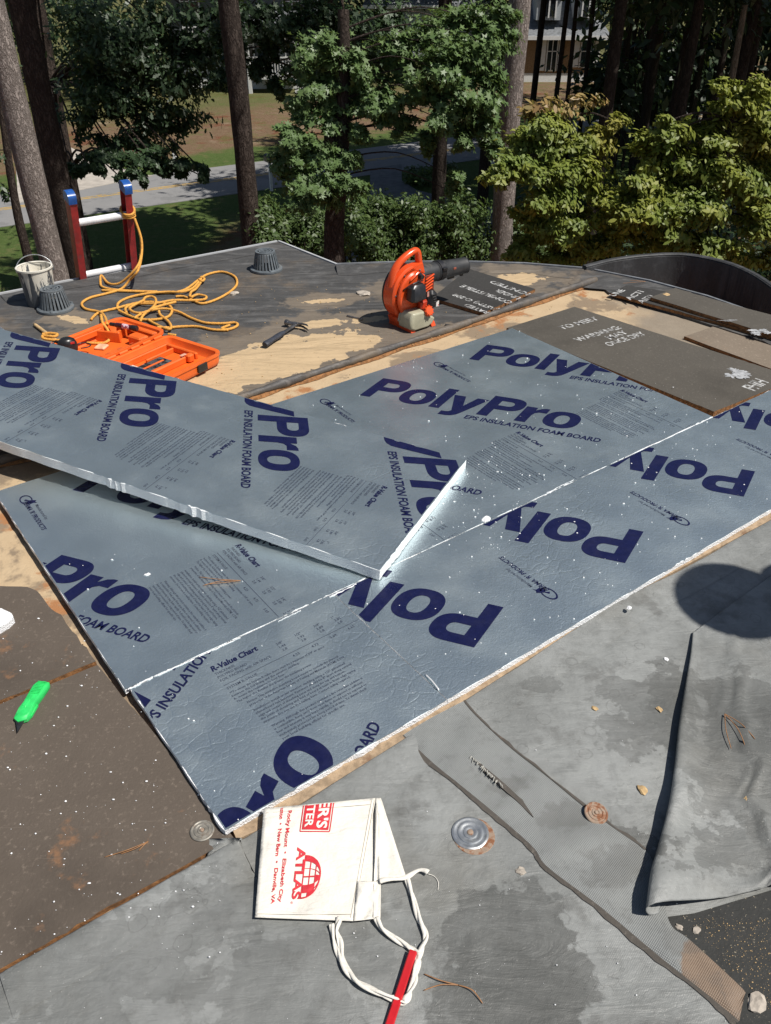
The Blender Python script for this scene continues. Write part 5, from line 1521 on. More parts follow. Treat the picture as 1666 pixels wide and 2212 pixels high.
# foam beads blown everywhere: nobody could count them
rb = np.random.RandomState(11)
def beads(name, n, sampler, z, rmin, rmax, mat, label):
    ico = [(0, 0, 1), (.894, 0, .447), (.276, .851, .447), (-.724, .526, .447), (-.724, -.526, .447), (.276, -.851, .447), (.724, .526, -.447), (-.276, .851, -.447), (-.894, 0, -.447), (-.276, -.851, -.447), (.724, -.526, -.447), (0, 0, -1)]
    icf = [(0, 1, 2), (0, 2, 3), (0, 3, 4), (0, 4, 5), (0, 5, 1), (1, 6, 2), (2, 7, 3), (3, 8, 4), (4, 9, 5), (5, 10, 1), (6, 7, 2), (7, 8, 3), (8, 9, 4), (9, 10, 5), (10, 6, 1), (11, 7, 6), (11, 8, 7), (11, 9, 8), (11, 10, 9), (11, 6, 10)]
    mb = MB()
    for _ in range(n):
        p = sampler(); r = rmin + (rmax - rmin) * rb.rand() ** 3
        e = 1 + rb.rand() * .8; zv = z(p) if callable(z) else z
        mb.add([(p[0] + x * r * e, p[1] + y * r, zv + r * .7 + q * r * .8) for x, y, q in ico], icf)
    o = mb.build(name, mat, None, 'all'); tag(o, label, None, None, 'stuff')
def row_pt(a0, a1, b0, b1, pw=1.0):
    def f():
        a = a0 + (a1 - a0) * rb.rand(); b = b0 + (b1 - b0) * rb.rand() ** pw
        c, s = math.cos(AA), math.sin(AA); return (O2.x + c * a - s * b, O2.y + s * a + c * b)
    return f
beads('foam_beads', 110, row_pt(.0, 1.2, -.5, .6), .0205, .0006, .0026, M_FOAM, 'sparse white foam beads on the left foil boards')
beads('foam_beads', 340, row_pt(.8, 2.6, -.5, .35), .0205, .0006, .0028, M_FOAM, 'tiny white foam beads strewn over the foil boards')
beads('foam_beads', 120, row_pt(.9, 2.4, .3, 1.1), .0205, .0007, .0028, M_FOAM, 'tiny white foam beads on the far foil boards')
beads('foam_beads', 130, row_pt(1.0, 1.5, -.15, .35), .0205, .0008, .0034, M_FOAM, 'foam beads heaped near the bright cut end')
def brown_pt():
    q = P(rb.uniform(-60, 500), rb.uniform(1330, 2080)); return (q.x, q.y)
beads('foam_beads', 260, brown_pt, .0035, .0006, .0026, M_FOAM, 'tiny white foam beads on the brown boards')
def grey_pt():
    q = P(rb.uniform(0, 1666), rb.uniform(1560, 2212)); return (q.x, q.y)
beads('foam_beads', 120, grey_pt, .001, .0005, .0016, M_FOAM, 'tiny white foam beads on the grey membrane')
def under_pt():
    while True:
        x, y = rb.uniform(1470, 1666), rb.uniform(1985, 2212)
        if y < 2010 + (x - 1470) * 1.05 - 25: break
    q = P(x, y); return (q.x, q.y)
beads('grit', 420, under_pt, .0034, .0003, .0013, M_WOOD, 'wood crumbs and grit on the black underlay')
def tan_pt():
    q = P(rb.uniform(400, 1300), rb.uniform(600, 860)); return (q.x, q.y)
beads('grit', 420, tan_pt, .0003, .0008, .0034, M_WOOD, 'crumbs of torn board on the far roof')
def strip_pt():
    t = rb.rand(); q = P(*(Vector((520, 1812)).lerp(Vector((1650, 1128)), t) + Vector((rb.normal(0, 8), rb.normal(0, 6) - 6)))); return (q.x, q.y)
beads('grit', 300, strip_pt, -.011, .0006, .0030, M_WOOD, 'sawdust in the gap beside the foil boards')
# ------------------------------------------------------------------ roofer standing just outside the picture
def person(loc):
    t = thing('person', 'person standing on the roof in work shirt, trousers and a hat with its brim shaped for the shadow, only the shadow shows', 'person', loc, (0, 0, R(95)))
    # skeleton faces +y locally
    J = {'pel': (0, 0, .95), 'wai': (0, .01, 1.10), 'che': (0, 0, 1.30), 'nek': (0, .01, 1.49), 'hd0': (0, .03, 1.58), 'hd1': (0, .035, 1.68),
         'hl': (.10, 0, .92), 'kl': (.12, .03, .50), 'al': (.12, 0, .10), 'tl': (.13, .15, .035), 'hr': (-.10, 0, .92), 'kr': (-.12, .03, .50), 'ar': (-.13, -.02, .10), 'tr': (-.14, .13, .035),
         'sl': (.19, 0, 1.41), 'el': (.27, .0, 1.14), 'wl': (.22, .16, .96), 'sr': (-.19, 0, 1.41), 'er': (-.27, -.02, 1.13), 'wr': (-.24, .12, .93)}
    RD = {'pel': .14, 'wai': .135, 'che': .155, 'nek': .058, 'hd0': .08, 'hd1': .085, 'hl': .095, 'kl': .062, 'al': .045, 'tl': .04, 'hr': .095, 'kr': .062, 'ar': .045, 'tr': .04, 'sl': .068, 'el': .046, 'wl': .032, 'sr': .068, 'er': .046, 'wr': .032}
    E = [('pel', 'wai'), ('wai', 'che'), ('che', 'nek'), ('nek', 'hd0'), ('hd0', 'hd1'), ('pel', 'hl'), ('hl', 'kl'), ('kl', 'al'), ('al', 'tl'), ('pel', 'hr'), ('hr', 'kr'), ('kr', 'ar'), ('ar', 'tr'), ('che', 'sl'), ('sl', 'el'), ('el', 'wl'), ('che', 'sr'), ('sr', 'er'), ('er', 'wr')]
    for s, w in (('l', 1), ('r', -1)):
        wx, wy, wz = J['w' + s]
        J['p' + s] = (wx - .01 * w, wy + .055, wz - .055); RD['p' + s] = .030; E.append(('w' + s, 'p' + s))
        for k, (dx, ln) in enumerate(((.024, .075), (.009, .085), (-.007, .080), (-.022, .065))):
            a, b = 'f%d%sa' % (k, s), 'f%d%sb' % (k, s)
            J[a] = (wx - .01 * w + dx, wy + .055 + ln * .55, wz - .07 - ln * .3); J[b] = (wx - .01 * w + dx, wy + .055 + ln * .75, wz - .07 - ln * .85)
            RD[a] = .009; RD[b] = .008; E += [('p' + s, a), (a, b)]
        a = 't' + s + 'h'; J[a] = (wx - .045 * w, wy + .07, wz - .06); RD[a] = .010; E.append(('w' + s, a))
    ks = list(J); me = bpy.data.meshes.new('body')
    me.from_pydata([J[k] for k in ks], [(ks.index(a), ks.index(b)) for a, b in E], [])
    o = bpy.data.objects.new('body', me); C.objects.link(o); o.parent = t
    sk = o.modifiers.new('skin', 'SKIN'); sk.use_smooth_shade = True
    for i, k in enumerate(ks):
        me.skin_vertices[0].data[i].radius = (RD[k], RD[k] * (.72 if k in ('pel', 'wai', 'che') else 1.0))
    me.skin_vertices[0].data[ks.index('pel')].use_root = True
    sb = o.modifiers.new('smooth', 'SUBSURF'); sb.levels = 2; sb.render_levels = 2
    n = NT('clothes_and_skin'); x = n.n.new('ShaderNodeSeparateXYZ'); n.L(n.pos, x.inputs[0])
    xa = n.math('ABSOLUTE', x.outputs['X'])
    skin = (.45, .26, .17)
    c = n.mix(n.step(x.outputs['Z'], .945, .955), (.05, .06, .10), (.16, .19, .22))
    c = n.mix(n.step(x.outputs['Z'], 1.475, 1.485), c, skin)
    arm = n.math('MULTIPLY', n.step(xa, .175, .185), n.math('MULTIPLY', n.step(x.outputs['Z'], .80, .81), n.step(x.outputs['Z'], 1.20, 1.19)))
    c = n.mix(arm, c, skin); c = n.mix(n.step(x.outputs['Z'], .085, .075), c, (.09, .06, .04))
    me.materials.append(n.fin(c, .8, 0, n.bump(n.noise(30, 4), .3, .01)))
    # head detail, cap
    hm_ = plain('skin', (.45, .26, .17), .5, 0, .1, 30, .1)
    mb = MB(); mb.lathe([(0, -.12), (.045, -.115), (.062, -.08), (.074, -.03), (.079, .02), (.076, .06), (.055, .10), (0, .115)], 20, c=(0, .035, 1.655))
    mb.v = [(x_, .035 + (y_ - .035) * 1.22, z_) for x_, y_, z_ in mb.v]
    mb.tube([(0, .125, 1.675), (0, .148, 1.640), (0, .125, 1.632)], [.010, .016, .010], 8)
    for s in (-1, 1): mb.tube([(s * .076, .03, 1.675), (s * .086, .022, 1.66), (s * .078, .03, 1.635)], [.010, .014, .008], 6)
    mb.tube([(-.026, .126, 1.603), (0, .134, 1.603), (.026, .126, 1.603)], [.005, .008, .005], 6)
    mb.build('head', hm_, t, 'all')
    em = plain('eye', (.03, .02, .015), .2)
    for s in (-1, 1): mb = MB(); mb.lathe([(0, .011), (.009, .006), (.011, 0), (.009, -.006), (0, -.011)], 10, c=(s * .03, .118, 1.672)); mb.build('eye', em, t, 'all')
    cm_ = plain('navy_cap_cloth', (.03, .035, .06), .9)
    mb = MB(); mb.lathe([(.088, 0), (.089, .03), (.084, .065), (.06, .092), (0, .103)], 24, c=(0, .03, 1.685)); mb.v = [(x_, .03 + (y_ - .03) * 1.2, z_) for x_, y_, z_ in mb.v]; cp = mb.build('hat_crown', cm_, t, 'all')
    mb = MB(); mb.lathe([(.080, 1.690), (.12, 1.688), (.167, 1.680), (.170, 1.683), (.12, 1.694), (.080, 1.696)], 32, c=(0, .035, 0), close=True); mb.build('hat_brim', cm_, t, True)  # brim shaped and sized to round out the cast head shadow
    return t
hs = P(1630, 1300)
person((hs.x + 1.66 / math.tan(SUN_EL) * math.sin(SUN_AZ), hs.y + 1.66 / math.tan(SUN_EL) * math.cos(SUN_AZ), .012))

# ------------------------------------------------------------------ vegetation
def mk_leaf(name, a, b, c, trans=.32, rough=.45, tint=None):
    n = NT(name)
    g = n.n.new('ShaderNodeNewGeometry')
    r = g.outputs['Random Per Island']
    t = n.mix(r, a, b)
    t = n.mix(n.step(n.noise(1.1, 4), .45, .68), t, c)
    if tint: t = n.mix(n.step(n.noise(.8, 4, vec=n.map(loc=(5, 3, 1))), .56, .7, 0, .8), t, tint)
    n.fin(t, rough, 0, None, .45)
    tr = n.n.new('ShaderNodeBsdfTranslucent'); n.L(n.mix(.5, t, (.16, .22, .03)), tr.inputs[0])
    ms = n.n.new('ShaderNodeMixShader'); ms.inputs[0].default_value = trans
    n.L(n.b.outputs[0], ms.inputs[1]); n.L(tr.outputs[0], ms.inputs[2]); n.L(ms.outputs[0], n.out.inputs[0])
    return n.m
L_GUM = mk_leaf('sweetgum_leaf', (.105, .175, .062), (.16, .24, .082), (.125, .2, .07))
L_OAK = mk_leaf('oak_leaf', (.036, .070, .030), (.068, .115, .050), (.05, .09, .038))
L_DOG = mk_leaf('dogwood_leaf', (.225, .265, .045), (.34, .355, .06), (.18, .245, .05), .38, .5, (.36, .32, .065))
L_TIP = mk_leaf('orange_dogwood_leaf', (.36, .22, .08), (.30, .26, .09), (.37, .23, .1), .3)
L_HEDGE = mk_leaf('hedge_leaf', (.05, .095, .028), (.11, .16, .045), (.08, .125, .038))
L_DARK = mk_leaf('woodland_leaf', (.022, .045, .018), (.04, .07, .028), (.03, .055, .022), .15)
L_PINE = mk_leaf('pine_foliage', (.030, .055, .024), (.05, .08, .032), (.04, .07, .03), .1)
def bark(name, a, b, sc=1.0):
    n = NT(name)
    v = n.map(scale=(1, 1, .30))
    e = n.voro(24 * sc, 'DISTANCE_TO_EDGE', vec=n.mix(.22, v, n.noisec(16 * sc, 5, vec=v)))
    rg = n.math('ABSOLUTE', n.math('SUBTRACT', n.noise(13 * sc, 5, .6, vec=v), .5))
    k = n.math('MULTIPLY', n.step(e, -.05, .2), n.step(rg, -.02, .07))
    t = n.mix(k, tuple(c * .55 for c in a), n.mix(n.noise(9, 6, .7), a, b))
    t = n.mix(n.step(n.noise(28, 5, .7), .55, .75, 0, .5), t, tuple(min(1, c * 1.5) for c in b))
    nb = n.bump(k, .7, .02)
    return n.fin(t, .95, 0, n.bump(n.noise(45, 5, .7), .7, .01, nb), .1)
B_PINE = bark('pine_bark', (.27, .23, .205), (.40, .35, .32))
B_BLACK = bark('shaded_wood_bark', (.045, .036, .03), (.075, .06, .05), .8)  # deep shade of the wood is put into this near-black bark colour
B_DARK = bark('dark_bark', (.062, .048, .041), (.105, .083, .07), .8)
STAR = [(0, -.25)] + [p for k in range(5) for p in ((math.sin(R(-120 + 60 * k)) * (1.0 - .12 * abs(k - 2)), math.cos(R(-120 + 60 * k)) * (1.0 - .12 * abs(k - 2))), (math.sin(R(-90 + 60 * k)) * .38, math.cos(R(-90 + 60 * k)) * .38))][:-1]
OVAL = [(0, -1), (.38, -.35), (.36, .3), (0, 1), (-.36, .3), (-.38, -.35)]
DIAM = [(0, -1), (.42, 0), (0, 1), (-.42, 0)]
NEED = [(0, -1), (.10, 0), (0, 1), (-.10, 0)]
OAKL = [(0, -1), (.22, -.6), (.16, -.35), (.42, -.05), (.22, .15), (.36, .5), (0, 1), (-.36, .5), (-.22, .15), (-.42, -.05), (-.16, -.35), (-.22, -.6)]
def leaves(name, pts, size, shape, mat, parent, seed, droop=.5, flatness=.55, org=(0, 0, 0)):
    out = None
    if pts.shape[1] == 6: pts, out = pts[:, :3], pts[:, 3:]
    rs = np.random.RandomState(seed); n = len(pts); k = len(shape)
    sh = np.array(shape)
    nrm = rs.normal(size=(n, 3)) * .42
    nrm += np.array(sdir)[None, :] * (.35 + flatness * .9)
    if out is not None: nrm += out * .6
    nrm /= np.linalg.norm(nrm, axis=1)[:, None]
    t = rs.normal(size=(n, 3)); t[:, 2] -= droop * 1.5
    t -= nrm * (t * nrm).sum(1)[:, None]; t /= np.linalg.norm(t, axis=1)[:, None]
    b = np.cross(nrm, t)
    s = size * (.45 + .95 * rs.rand(n))
    fold = np.abs(sh[:, 0]) * .28
    V = pts[:, None, :] + (t[:, None, :] * sh[None, :, 1, None] + b[:, None, :] * sh[None, :, 0, None] + nrm[:, None, :] * fold[None, :, None]) * s[:, None, None]
    V = V - np.array(org)[None, None, :]
    me = bpy.data.meshes.new(name)
    me.vertices.add(n * k); me.vertices.foreach_set('co', V.reshape(-1))
    me.loops.add(n * k); me.loops.foreach_set('vertex_index', np.arange(n * k, dtype=np.int32))
    me.polygons.add(n); me.polygons.foreach_set('loop_start', np.arange(0, n * k, k, dtype=np.int32))
    me.update(calc_edges=True); me.materials.append(mat)
    o = bpy.data.objects.new(name, me); C.objects.link(o); o.parent = parent
    return o
def cloud(blobs, per, seed, sub=.30, shell=.55):
    # blobs: centre, radii, weight; leaves gather round twigs inside each blob
    rs = np.random.RandomState(seed); out = []; tw = []
    for c, r, w in blobs:
        c = np.array(c); r = np.array(r)
        nt = max(7, int(w * 26))
        d = rs.normal(size=(nt, 3)); d[:, 2] += .25; d /= np.linalg.norm(d, axis=1)[:, None]
        q = c + d * r * (shell + (1.42 - shell) * rs.rand(nt) ** 1.2)[:, None]
        tw += [(c, x) for x in q]
        m = int(per * w)
        idx = rs.randint(0, nt, m)
        g = rs.normal(size=(m, 3)) * (r * .6 + r.mean() * .4) * sub; g[:, 2] *= .7
        f = rs.rand(m)[:, None] ** .6
        g *= .55
        pp = c + (q[idx] - c) * (.25 + .75 * f) + g
        pp[:, 2] -= .12 * r.mean() * f[:, 0] ** 2
        od = (pp - c) / r; od /= (np.linalg.norm(od, axis=1)[:, None] + 1e-6)
        out.append(np.concatenate([pp, od], 1))
    return np.concatenate(out), tw
def blob_px(lst, d, depth=None):
    o = []
    for q in lst:
        x, y, rx, ry = q[:4]; dd = d + (q[4] if len(q) > 4 else 0)
        c = D(x, y, dd); sc = dd / 1.06 / 1800
        o.append((tuple(c), (rx * sc, (depth or (rx + ry) / 2 * sc), ry * sc * .95), max(.35, rx * ry / 6000.0)))
    return o
def trunk(mb, pts, rads, seg=14, seed=0):
    rs = random.Random(seed); s = spline(pts, 10); n = len(s)
    rr = []
    for i in range(n):
        u = i / (n - 1) * (len(rads) - 1); a = int(u); rr.append((rads[a] + (rads[min(a + 1, len(rads) - 1)] - rads[a]) * (u - a)) * rs.uniform(.96, 1.04))
    mb.tube(s, rr, seg)
def limbs(mb, tw, start, r0, seed, frac=.5):
    rs = random.Random(seed); cs = {}
    for c, q in tw: cs.setdefault(tuple(c), []).append(q)
    for c, qs in cs.items():
        cv = Vector(c); s = min(start, key=lambda p: (Vector(p) - cv).length); s = Vector(s)
        m = s.lerp(cv, .5) + Vector((0, 0, .12 * (cv - s).length))
        mb.tube(spline([s, m, cv], 5), [r0 * (1 - .07 * i) for i in range(11)], 6)
        for q in qs:
            if rs.random() < frac:
                qv = Vector(q); mm = cv.lerp(qv, .5) + Vector((rs.uniform(-.05, .05), rs.uniform(-.05, .05), .05)); mb.tube([cv, mm, qv], [r0 * .32, r0 * .2, r0 * .08], 4)
def tree(name, label, base, top, rads, blobs, per, size, shape, leafm, barkm, seed, group=None, cat='tree', extra=None, sub=.30, droop=.5, flatness=.55, lean_pts=None, limb_r=.03, frac=.5):
    t = thing(name, label, cat, base, group=group)
    b = Vector(base); mb = MB()
    pts = [b] + [Vector(p) for p in (lean_pts or [])] + [Vector(top)]
    trunk(mb, [p - b for p in pts], rads, seed=seed)
    mb.build('trunk', barkm, t, True)
    if blobs:
        p, tw = cloud(blobs, per, seed, sub)
        mb = MB(); ss = spline(pts, 8)
        limbs(mb, tw, ss, limb_r, seed, frac); mb.v = [(x - b.x, y - b.y, z - b.z) for x, y, z in mb.v]; mb.build('branches', barkm, t, True)
        leaves('crown', p, size, shape, leafm, t, seed, droop, flatness, org=tuple(b))
    if extra: extra(t, b)
    return t
def high(x, y, z0, z1, r, n, seed):       # crown blobs of a tall tree, above the picture
    rs = random.Random(seed); o = []
    for k in range(n):
        z = z0 + (z1 - z0) * (k + .5) / n; rr = r * (1 - .55 * (k / n)) ; a = rs.uniform(0, 6.28)
        o.append(((x + math.cos(a) * rr * .55, y + math.sin(a) * rr * .55, z), (rr * .7, rr * .7, rr * .42), 1.0))
    return o
PG = 'tall pines round the house'
def pine(px, py, d, dia, label, seed, barkm, hi=15, crown=True, extra_blobs=None, cr=1.9, nb=8):
    c = D(px, py, d); base = (c.x, c.y, GZ); top = (c.x + .15, c.y + .1, hi)
    bl_ = (high(c.x, c.y, hi - 9, hi + .5, cr, nb, seed) if crown else [])
    tree('pine_tree', label, base, top, [dia * .62, dia * .52, dia * .5, dia * .47, dia * .3, dia * .14], bl_, 330, .26, NEED, L_PINE, barkm, seed, PG, sub=.42, droop=.1, flatness=.2, lean_pts=[(c.x + .03, c.y, GZ + 2), (c.x - .02 + .04 * (seed % 3), c.y, -1), (c.x + .05 - .06 * (seed % 2), c.y + .02, 4)], limb_r=.05)
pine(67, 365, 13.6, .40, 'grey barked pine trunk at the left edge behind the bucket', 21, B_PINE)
pine(95, 255, 16.5, .44, 'dark pine trunk just right of the grey one at the left edge', 22, B_DARK)  # trunk stands in shadow; the darker bark carries that shade
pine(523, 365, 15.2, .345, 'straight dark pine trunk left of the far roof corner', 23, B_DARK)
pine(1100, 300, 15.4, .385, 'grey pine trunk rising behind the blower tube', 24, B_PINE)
c = D(48, 500, 14.5)
tree('sapling', 'thin crooked trunk left of the grey pine at the left edge', (c.x + .1, c.y, GZ), (D(-12, 150, 14.5).x, c.y, D(0, 150, 14.5).z), [.09, .075, .06, .05], blob_px([(-10, 330, 30, 40), (0, 120, 40, 60), (20, 420, 20, 25)], 14.5), 160, .05, OVAL, L_OAK, B_DARK, 25, lean_pts=[tuple(D(62, 560, 14.5)), tuple(D(30, 420, 14.5)), tuple(D(8, 270, 14.5))], limb_r=.012)

# sweetgum in the middle
g0 = D(728, 470, 13.6)
gum = blob_px([(640, 300, 46, 36), (622, 345, 40, 30), (655, 385, 58, 42), (690, 330, 52, 40), (700, 420, 52, 30, -.4), (760, 405, 34, 26, -.3), (760, 345, 26, 24), (720, 255, 62, 40, .3), (660, 225, 48, 36, .4), (780, 295, 30, 24),
               (650, 440, 26, 22, -.4), (745, 205, 50, 34, .5),
               (850, 245, 40, 24), (870, 275, 22, 16), (925, 315, 16, 30, -.3), (905, 205, 52, 40), (950, 150, 66, 48, -.3), (1010, 120, 62, 50), (1050, 190, 46, 50, -.2), (985, 220, 60, 42, -.3), (1040, 265, 44, 36, -.2), (960, 262, 40, 24, -.4), (1000, 300, 24, 18, -.4), (930, 90, 62, 40, .3), (830, 205, 46, 30, .2), (800, 240, 30, 22), (700, 190, 60, 36, .3), (760, 150, 60, 40, .3), (840, 105, 56, 40, .3), (690, 120, 60, 44, .4), (1075, 60, 40, 50, .2),
               (1000, 55, 70, 40, .3), (1060, 100, 30, 50), (985, 385, 20, 20, -.4), (978, 415, 16, 16, -.4), (1065, 320, 22, 24), (875, 150, 44, 34, .4)], 13.4)
tree('sweetgum_tree', 'star leaved sweetgum tree in the middle with hanging sunlit branches', (g0.x, g0.y, GZ), tuple(D(742, 20, 13.8)), [.20, .17, .14, .11, .08], gum + high(g0.x - 1.2, g0.y + .6, 5.5, 10, 1.6, 4, 4), 2100, .066, STAR, L_GUM, B_DARK, 31, lean_pts=[tuple(D(722, 560, 13.6)), tuple(D(730, 400, 13.6)), tuple(D(742, 240, 13.7))], limb_r=.014, sub=.36)
# sprays of leaves on the pine trunk left of it
# oak on the left
o0 = D(110, 260, 21)
oak = blob_px([(200, 60, 80, 60), (260, 120, 90, 60), (340, 60, 90, 60), (330, 160, 90, 60), (400, 190, 60, 46), (400, 110, 70, 60), (250, 220, 90, 50), (340, 240, 90, 46), (300, 290, 90, 40), (370, 285, 40, 34), (200, 180, 60, 60), (450, 50, 60, 50), (440, 130, 50, 50), (180, 260, 44, 40), (240, 310, 60, 26),
               (250, 345, 52, 16, -.8), (330, 338, 66, 15, -1), (190, 362, 26, 10, -1), (290, 372, 28, 10, -1.2), (400, 355, 34, 10, -1.2), (435, 365, 16, 9, -1.2), (330, 360, 18, 12, -1.2), (220, 335, 40, 12, -.6), (170, 372, 10, 9, -1.2), (215, 366, 14, 9, -1), (262, 384, 10, 9, -1.2), (310, 386, 9, 10, -1.3), (358, 372, 12, 9, -1.2), (440, 382, 9, 8, -1.3), (390, 374, 12, 9, -1.2), (152, 362, 9, 8, -1)], 18.5)
tree('oak_tree', 'dark leafed oak whose lowest branch tips hang over the far driveway', (o0.x, o0.y, GZ), (o0.x + .3, o0.y, 8), [.28, .25, .22, .15], oak + high(o0.x - 1, o0.y, 5, 10, 2.4, 4, 9), 1500, .075, OAKL, L_OAK, B_DARK, 33, limb_r=.035, sub=.36, droop=.8)
m0 = D(560, 150, 20)
mid = blob_px([(520, 40, 60, 50), (500, 110, 30, 40), (570, 40, 50, 46), (580, 110, 22, 30), (640, 60, 60, 60), (650, 150, 44, 50), (700, 60, 70, 60), (770, 60, 70, 60), (700, 140, 60, 50), (790, 140, 60, 46), (840, 60, 60, 50), (850, 120, 40, 36), (790, 210, 40, 26), (600, 190, 20, 20), (560, 150, 20, 20), (470, 170, 30, 20)], 17)
tree('maple_tree', 'shaded leafy tree behind the sweetgum at the top of the picture', (m0.x + 1.5, m0.y, GZ), (m0.x + 1.5, m0.y, 8), [.2, .17, .14, .1], mid + high(m0.x + 1, m0.y, 4, 8, 2.0, 3, 6), 1500, .075, STAR, L_OAK, B_DARK, 35, limb_r=.03, sub=.36)

# dogwoods turning yellow on the right
d0 = D(1230, 470, 11.6)
dog1 = blob_px([(1110, 355, 60, 28, -.4), (1085, 385, 30, 22, -.6), (1170, 320, 70, 36), (1150, 385, 70, 34, -.3), (1200, 280, 80, 30), (1250, 320, 60, 36), (1240, 380, 70, 40, -.3), (1290, 300, 40, 26), (1180, 430, 80, 34, -.4), (1290, 430, 60, 40, -.2), (1150, 470, 50, 34), (1240, 480, 70, 40, -.2), (1330, 265, 26, 14), (1140, 300, 40, 28), (1190, 520, 60, 36), (1130, 540, 40, 30), (1270, 530, 60, 36), (1330, 500, 44, 40), (1215, 565, 70, 26), (1310, 565, 50, 26)], 11.6)
def tips(t, b):
    p, _ = cloud(blob_px([(1190, 222, 44, 16), (1250, 215, 36, 14), (1285, 225, 26, 16), (1225, 240, 60, 14), (1150, 245, 20, 14)], 11.7), 200, 5, .4)
    leaves('autumn_tips', p, .052, OVAL, L_TIP, t, 8, .9, .5, org=tuple(b))
tree('dogwood_tree', 'yellow green dogwood with orange tips, in front of the right pine', (d0.x, d0.y, GZ), tuple(D(1230, 250, 11.7)), [.10, .08, .05, .03], dog1, 3600, .042, OVAL, L_DOG, B_DARK, 41, 'dogwoods beyond the parapet', extra=tips, limb_r=.018, droop=.9, sub=.36, flatness=.6, frac=.8)
d1_ = D(1500, 470, 11.2)
dog2 = blob_px([(1400, 400, 70, 46), (1420, 330, 60, 40), (1450, 290, 36, 30), (1390, 460, 70, 40, -.3), (1460, 440, 70, 46, -.2), (1500, 360, 70, 50), (1540, 300, 60, 46), (1580, 230, 46, 46), (1560, 190, 22, 18), (1630, 220, 50, 50), (1620, 300, 70, 60), (1580, 380, 80, 50, -.2), (1640, 400, 60, 60, -.2), (1540, 450, 80, 46, -.4), (1640, 480, 60, 50, -.4), (1480, 510, 70, 36, -.3), (1330, 460, 46, 40), (1700, 300, 60, 90), (1560, 530, 70, 36, -.3), (1720, 440, 60, 70), (1340, 520, 50, 40), (1420, 530, 60, 36), (1640, 560, 60, 36), (1440, 262, 22, 14)], 11.2)
tree('dogwood_tree', 'large yellow green dogwood filling the right edge behind the round parapet', (d1_.x, d1_.y, GZ), tuple(D(1580, 260, 11.2)), [.13, .10, .07, .04], dog2, 3600, .045, OVAL, L_DOG, B_DARK, 42, 'dogwoods beyond the parapet', limb_r=.02, droop=.8, sub=.36, flatness=.6, frac=.8)

# hedge of evergreen shrubs beyond the eave
rs_ = random.Random(4)
HB = [(590, 480, 40, 60), (640, 500, 50, 60), (690, 510, 50, 60), (780, 490, 50, 66), (840, 480, 56, 66), (900, 490, 56, 66), (960, 485, 56, 60), (1020, 490, 50, 66), (1130, 520, 50, 60), (1190, 540, 50, 56)]
HL_ = ['darkest hedge shrub left of the sweetgum trunk', 'shaded hedge shrub second from the left', 'shaded hedge shrub touching the sweetgum trunk', 'hedge shrub just right of the sweetgum trunk', 'sunlit hedge shrub above the far eave corner', 'sunlit hedge shrub behind the blower handle', 'sunlit hedge shrub behind the blower tube', 'hedge shrub left of the right pine trunk', 'shrub right of the right pine trunk', 'shrub under the orange tipped dogwood']
for i, (x, y, rx, ry) in enumerate(HB):
    c = D(x, y, 15.8 + rs_.uniform(-.3, .3)); sc = 15.8 / 1.06 / 1800
    t = thing('hedge_shrub', HL_[i], 'shrub', (c.x, c.y, GZ), group='evergreen hedge beyond the eave')
    b = Vector(t.location); blobs = []
    for k in range(7):
        blobs.append(((c.x + rs_.uniform(-.6, .6) * rx * sc, c.y + rs_.uniform(-.5, .5), c.z + ry * sc * (.5 - .28 * k) + rs_.uniform(-.1, .1)), (rx * sc * .75, .5, .34), .8))
    p, tw = cloud(blobs, 900, 60 + i, .4)
    leaves('foliage', p, .045, OVAL, L_HEDGE, t, 70 + i, .1, .35, org=tuple(b))
    mb = MB()
    for k in range(6):
        a = k * 1.05; mb.tube([(.1 * math.cos(a), .1 * math.sin(a), 0), (.3 * math.cos(a), .3 * math.sin(a), 1.4), (.5 * math.cos(a), .45 * math.sin(a), c.z - GZ)], [.035, .025, .01], 5)
    mb.build('stems', B_DARK, t, True)
# low shrub and straw bed across the drive
for (x, y, r, lab) in ((905, 398, .6, 'low dark shrub beside the grey driveway bend'), (965, 396, .55, 'second low shrub right of the driveway bend')):
    c = P(x, y, GZ); t = thing('low_shrub', lab, 'shrub', c)
    p, _ = cloud([((c.x, c.y, GZ + .3), (r, r, .4), 1.0)], 900, int(x), .45); leaves('foliage', p, .09, OVAL, L_HEDGE, t, 3, .1, .5, org=tuple(c))
    mb = MB(); mb.tube([(0, 0, 0), (.05, 0, .4)], [.04, .02], 5); mb.build('stem', B_DARK, t)

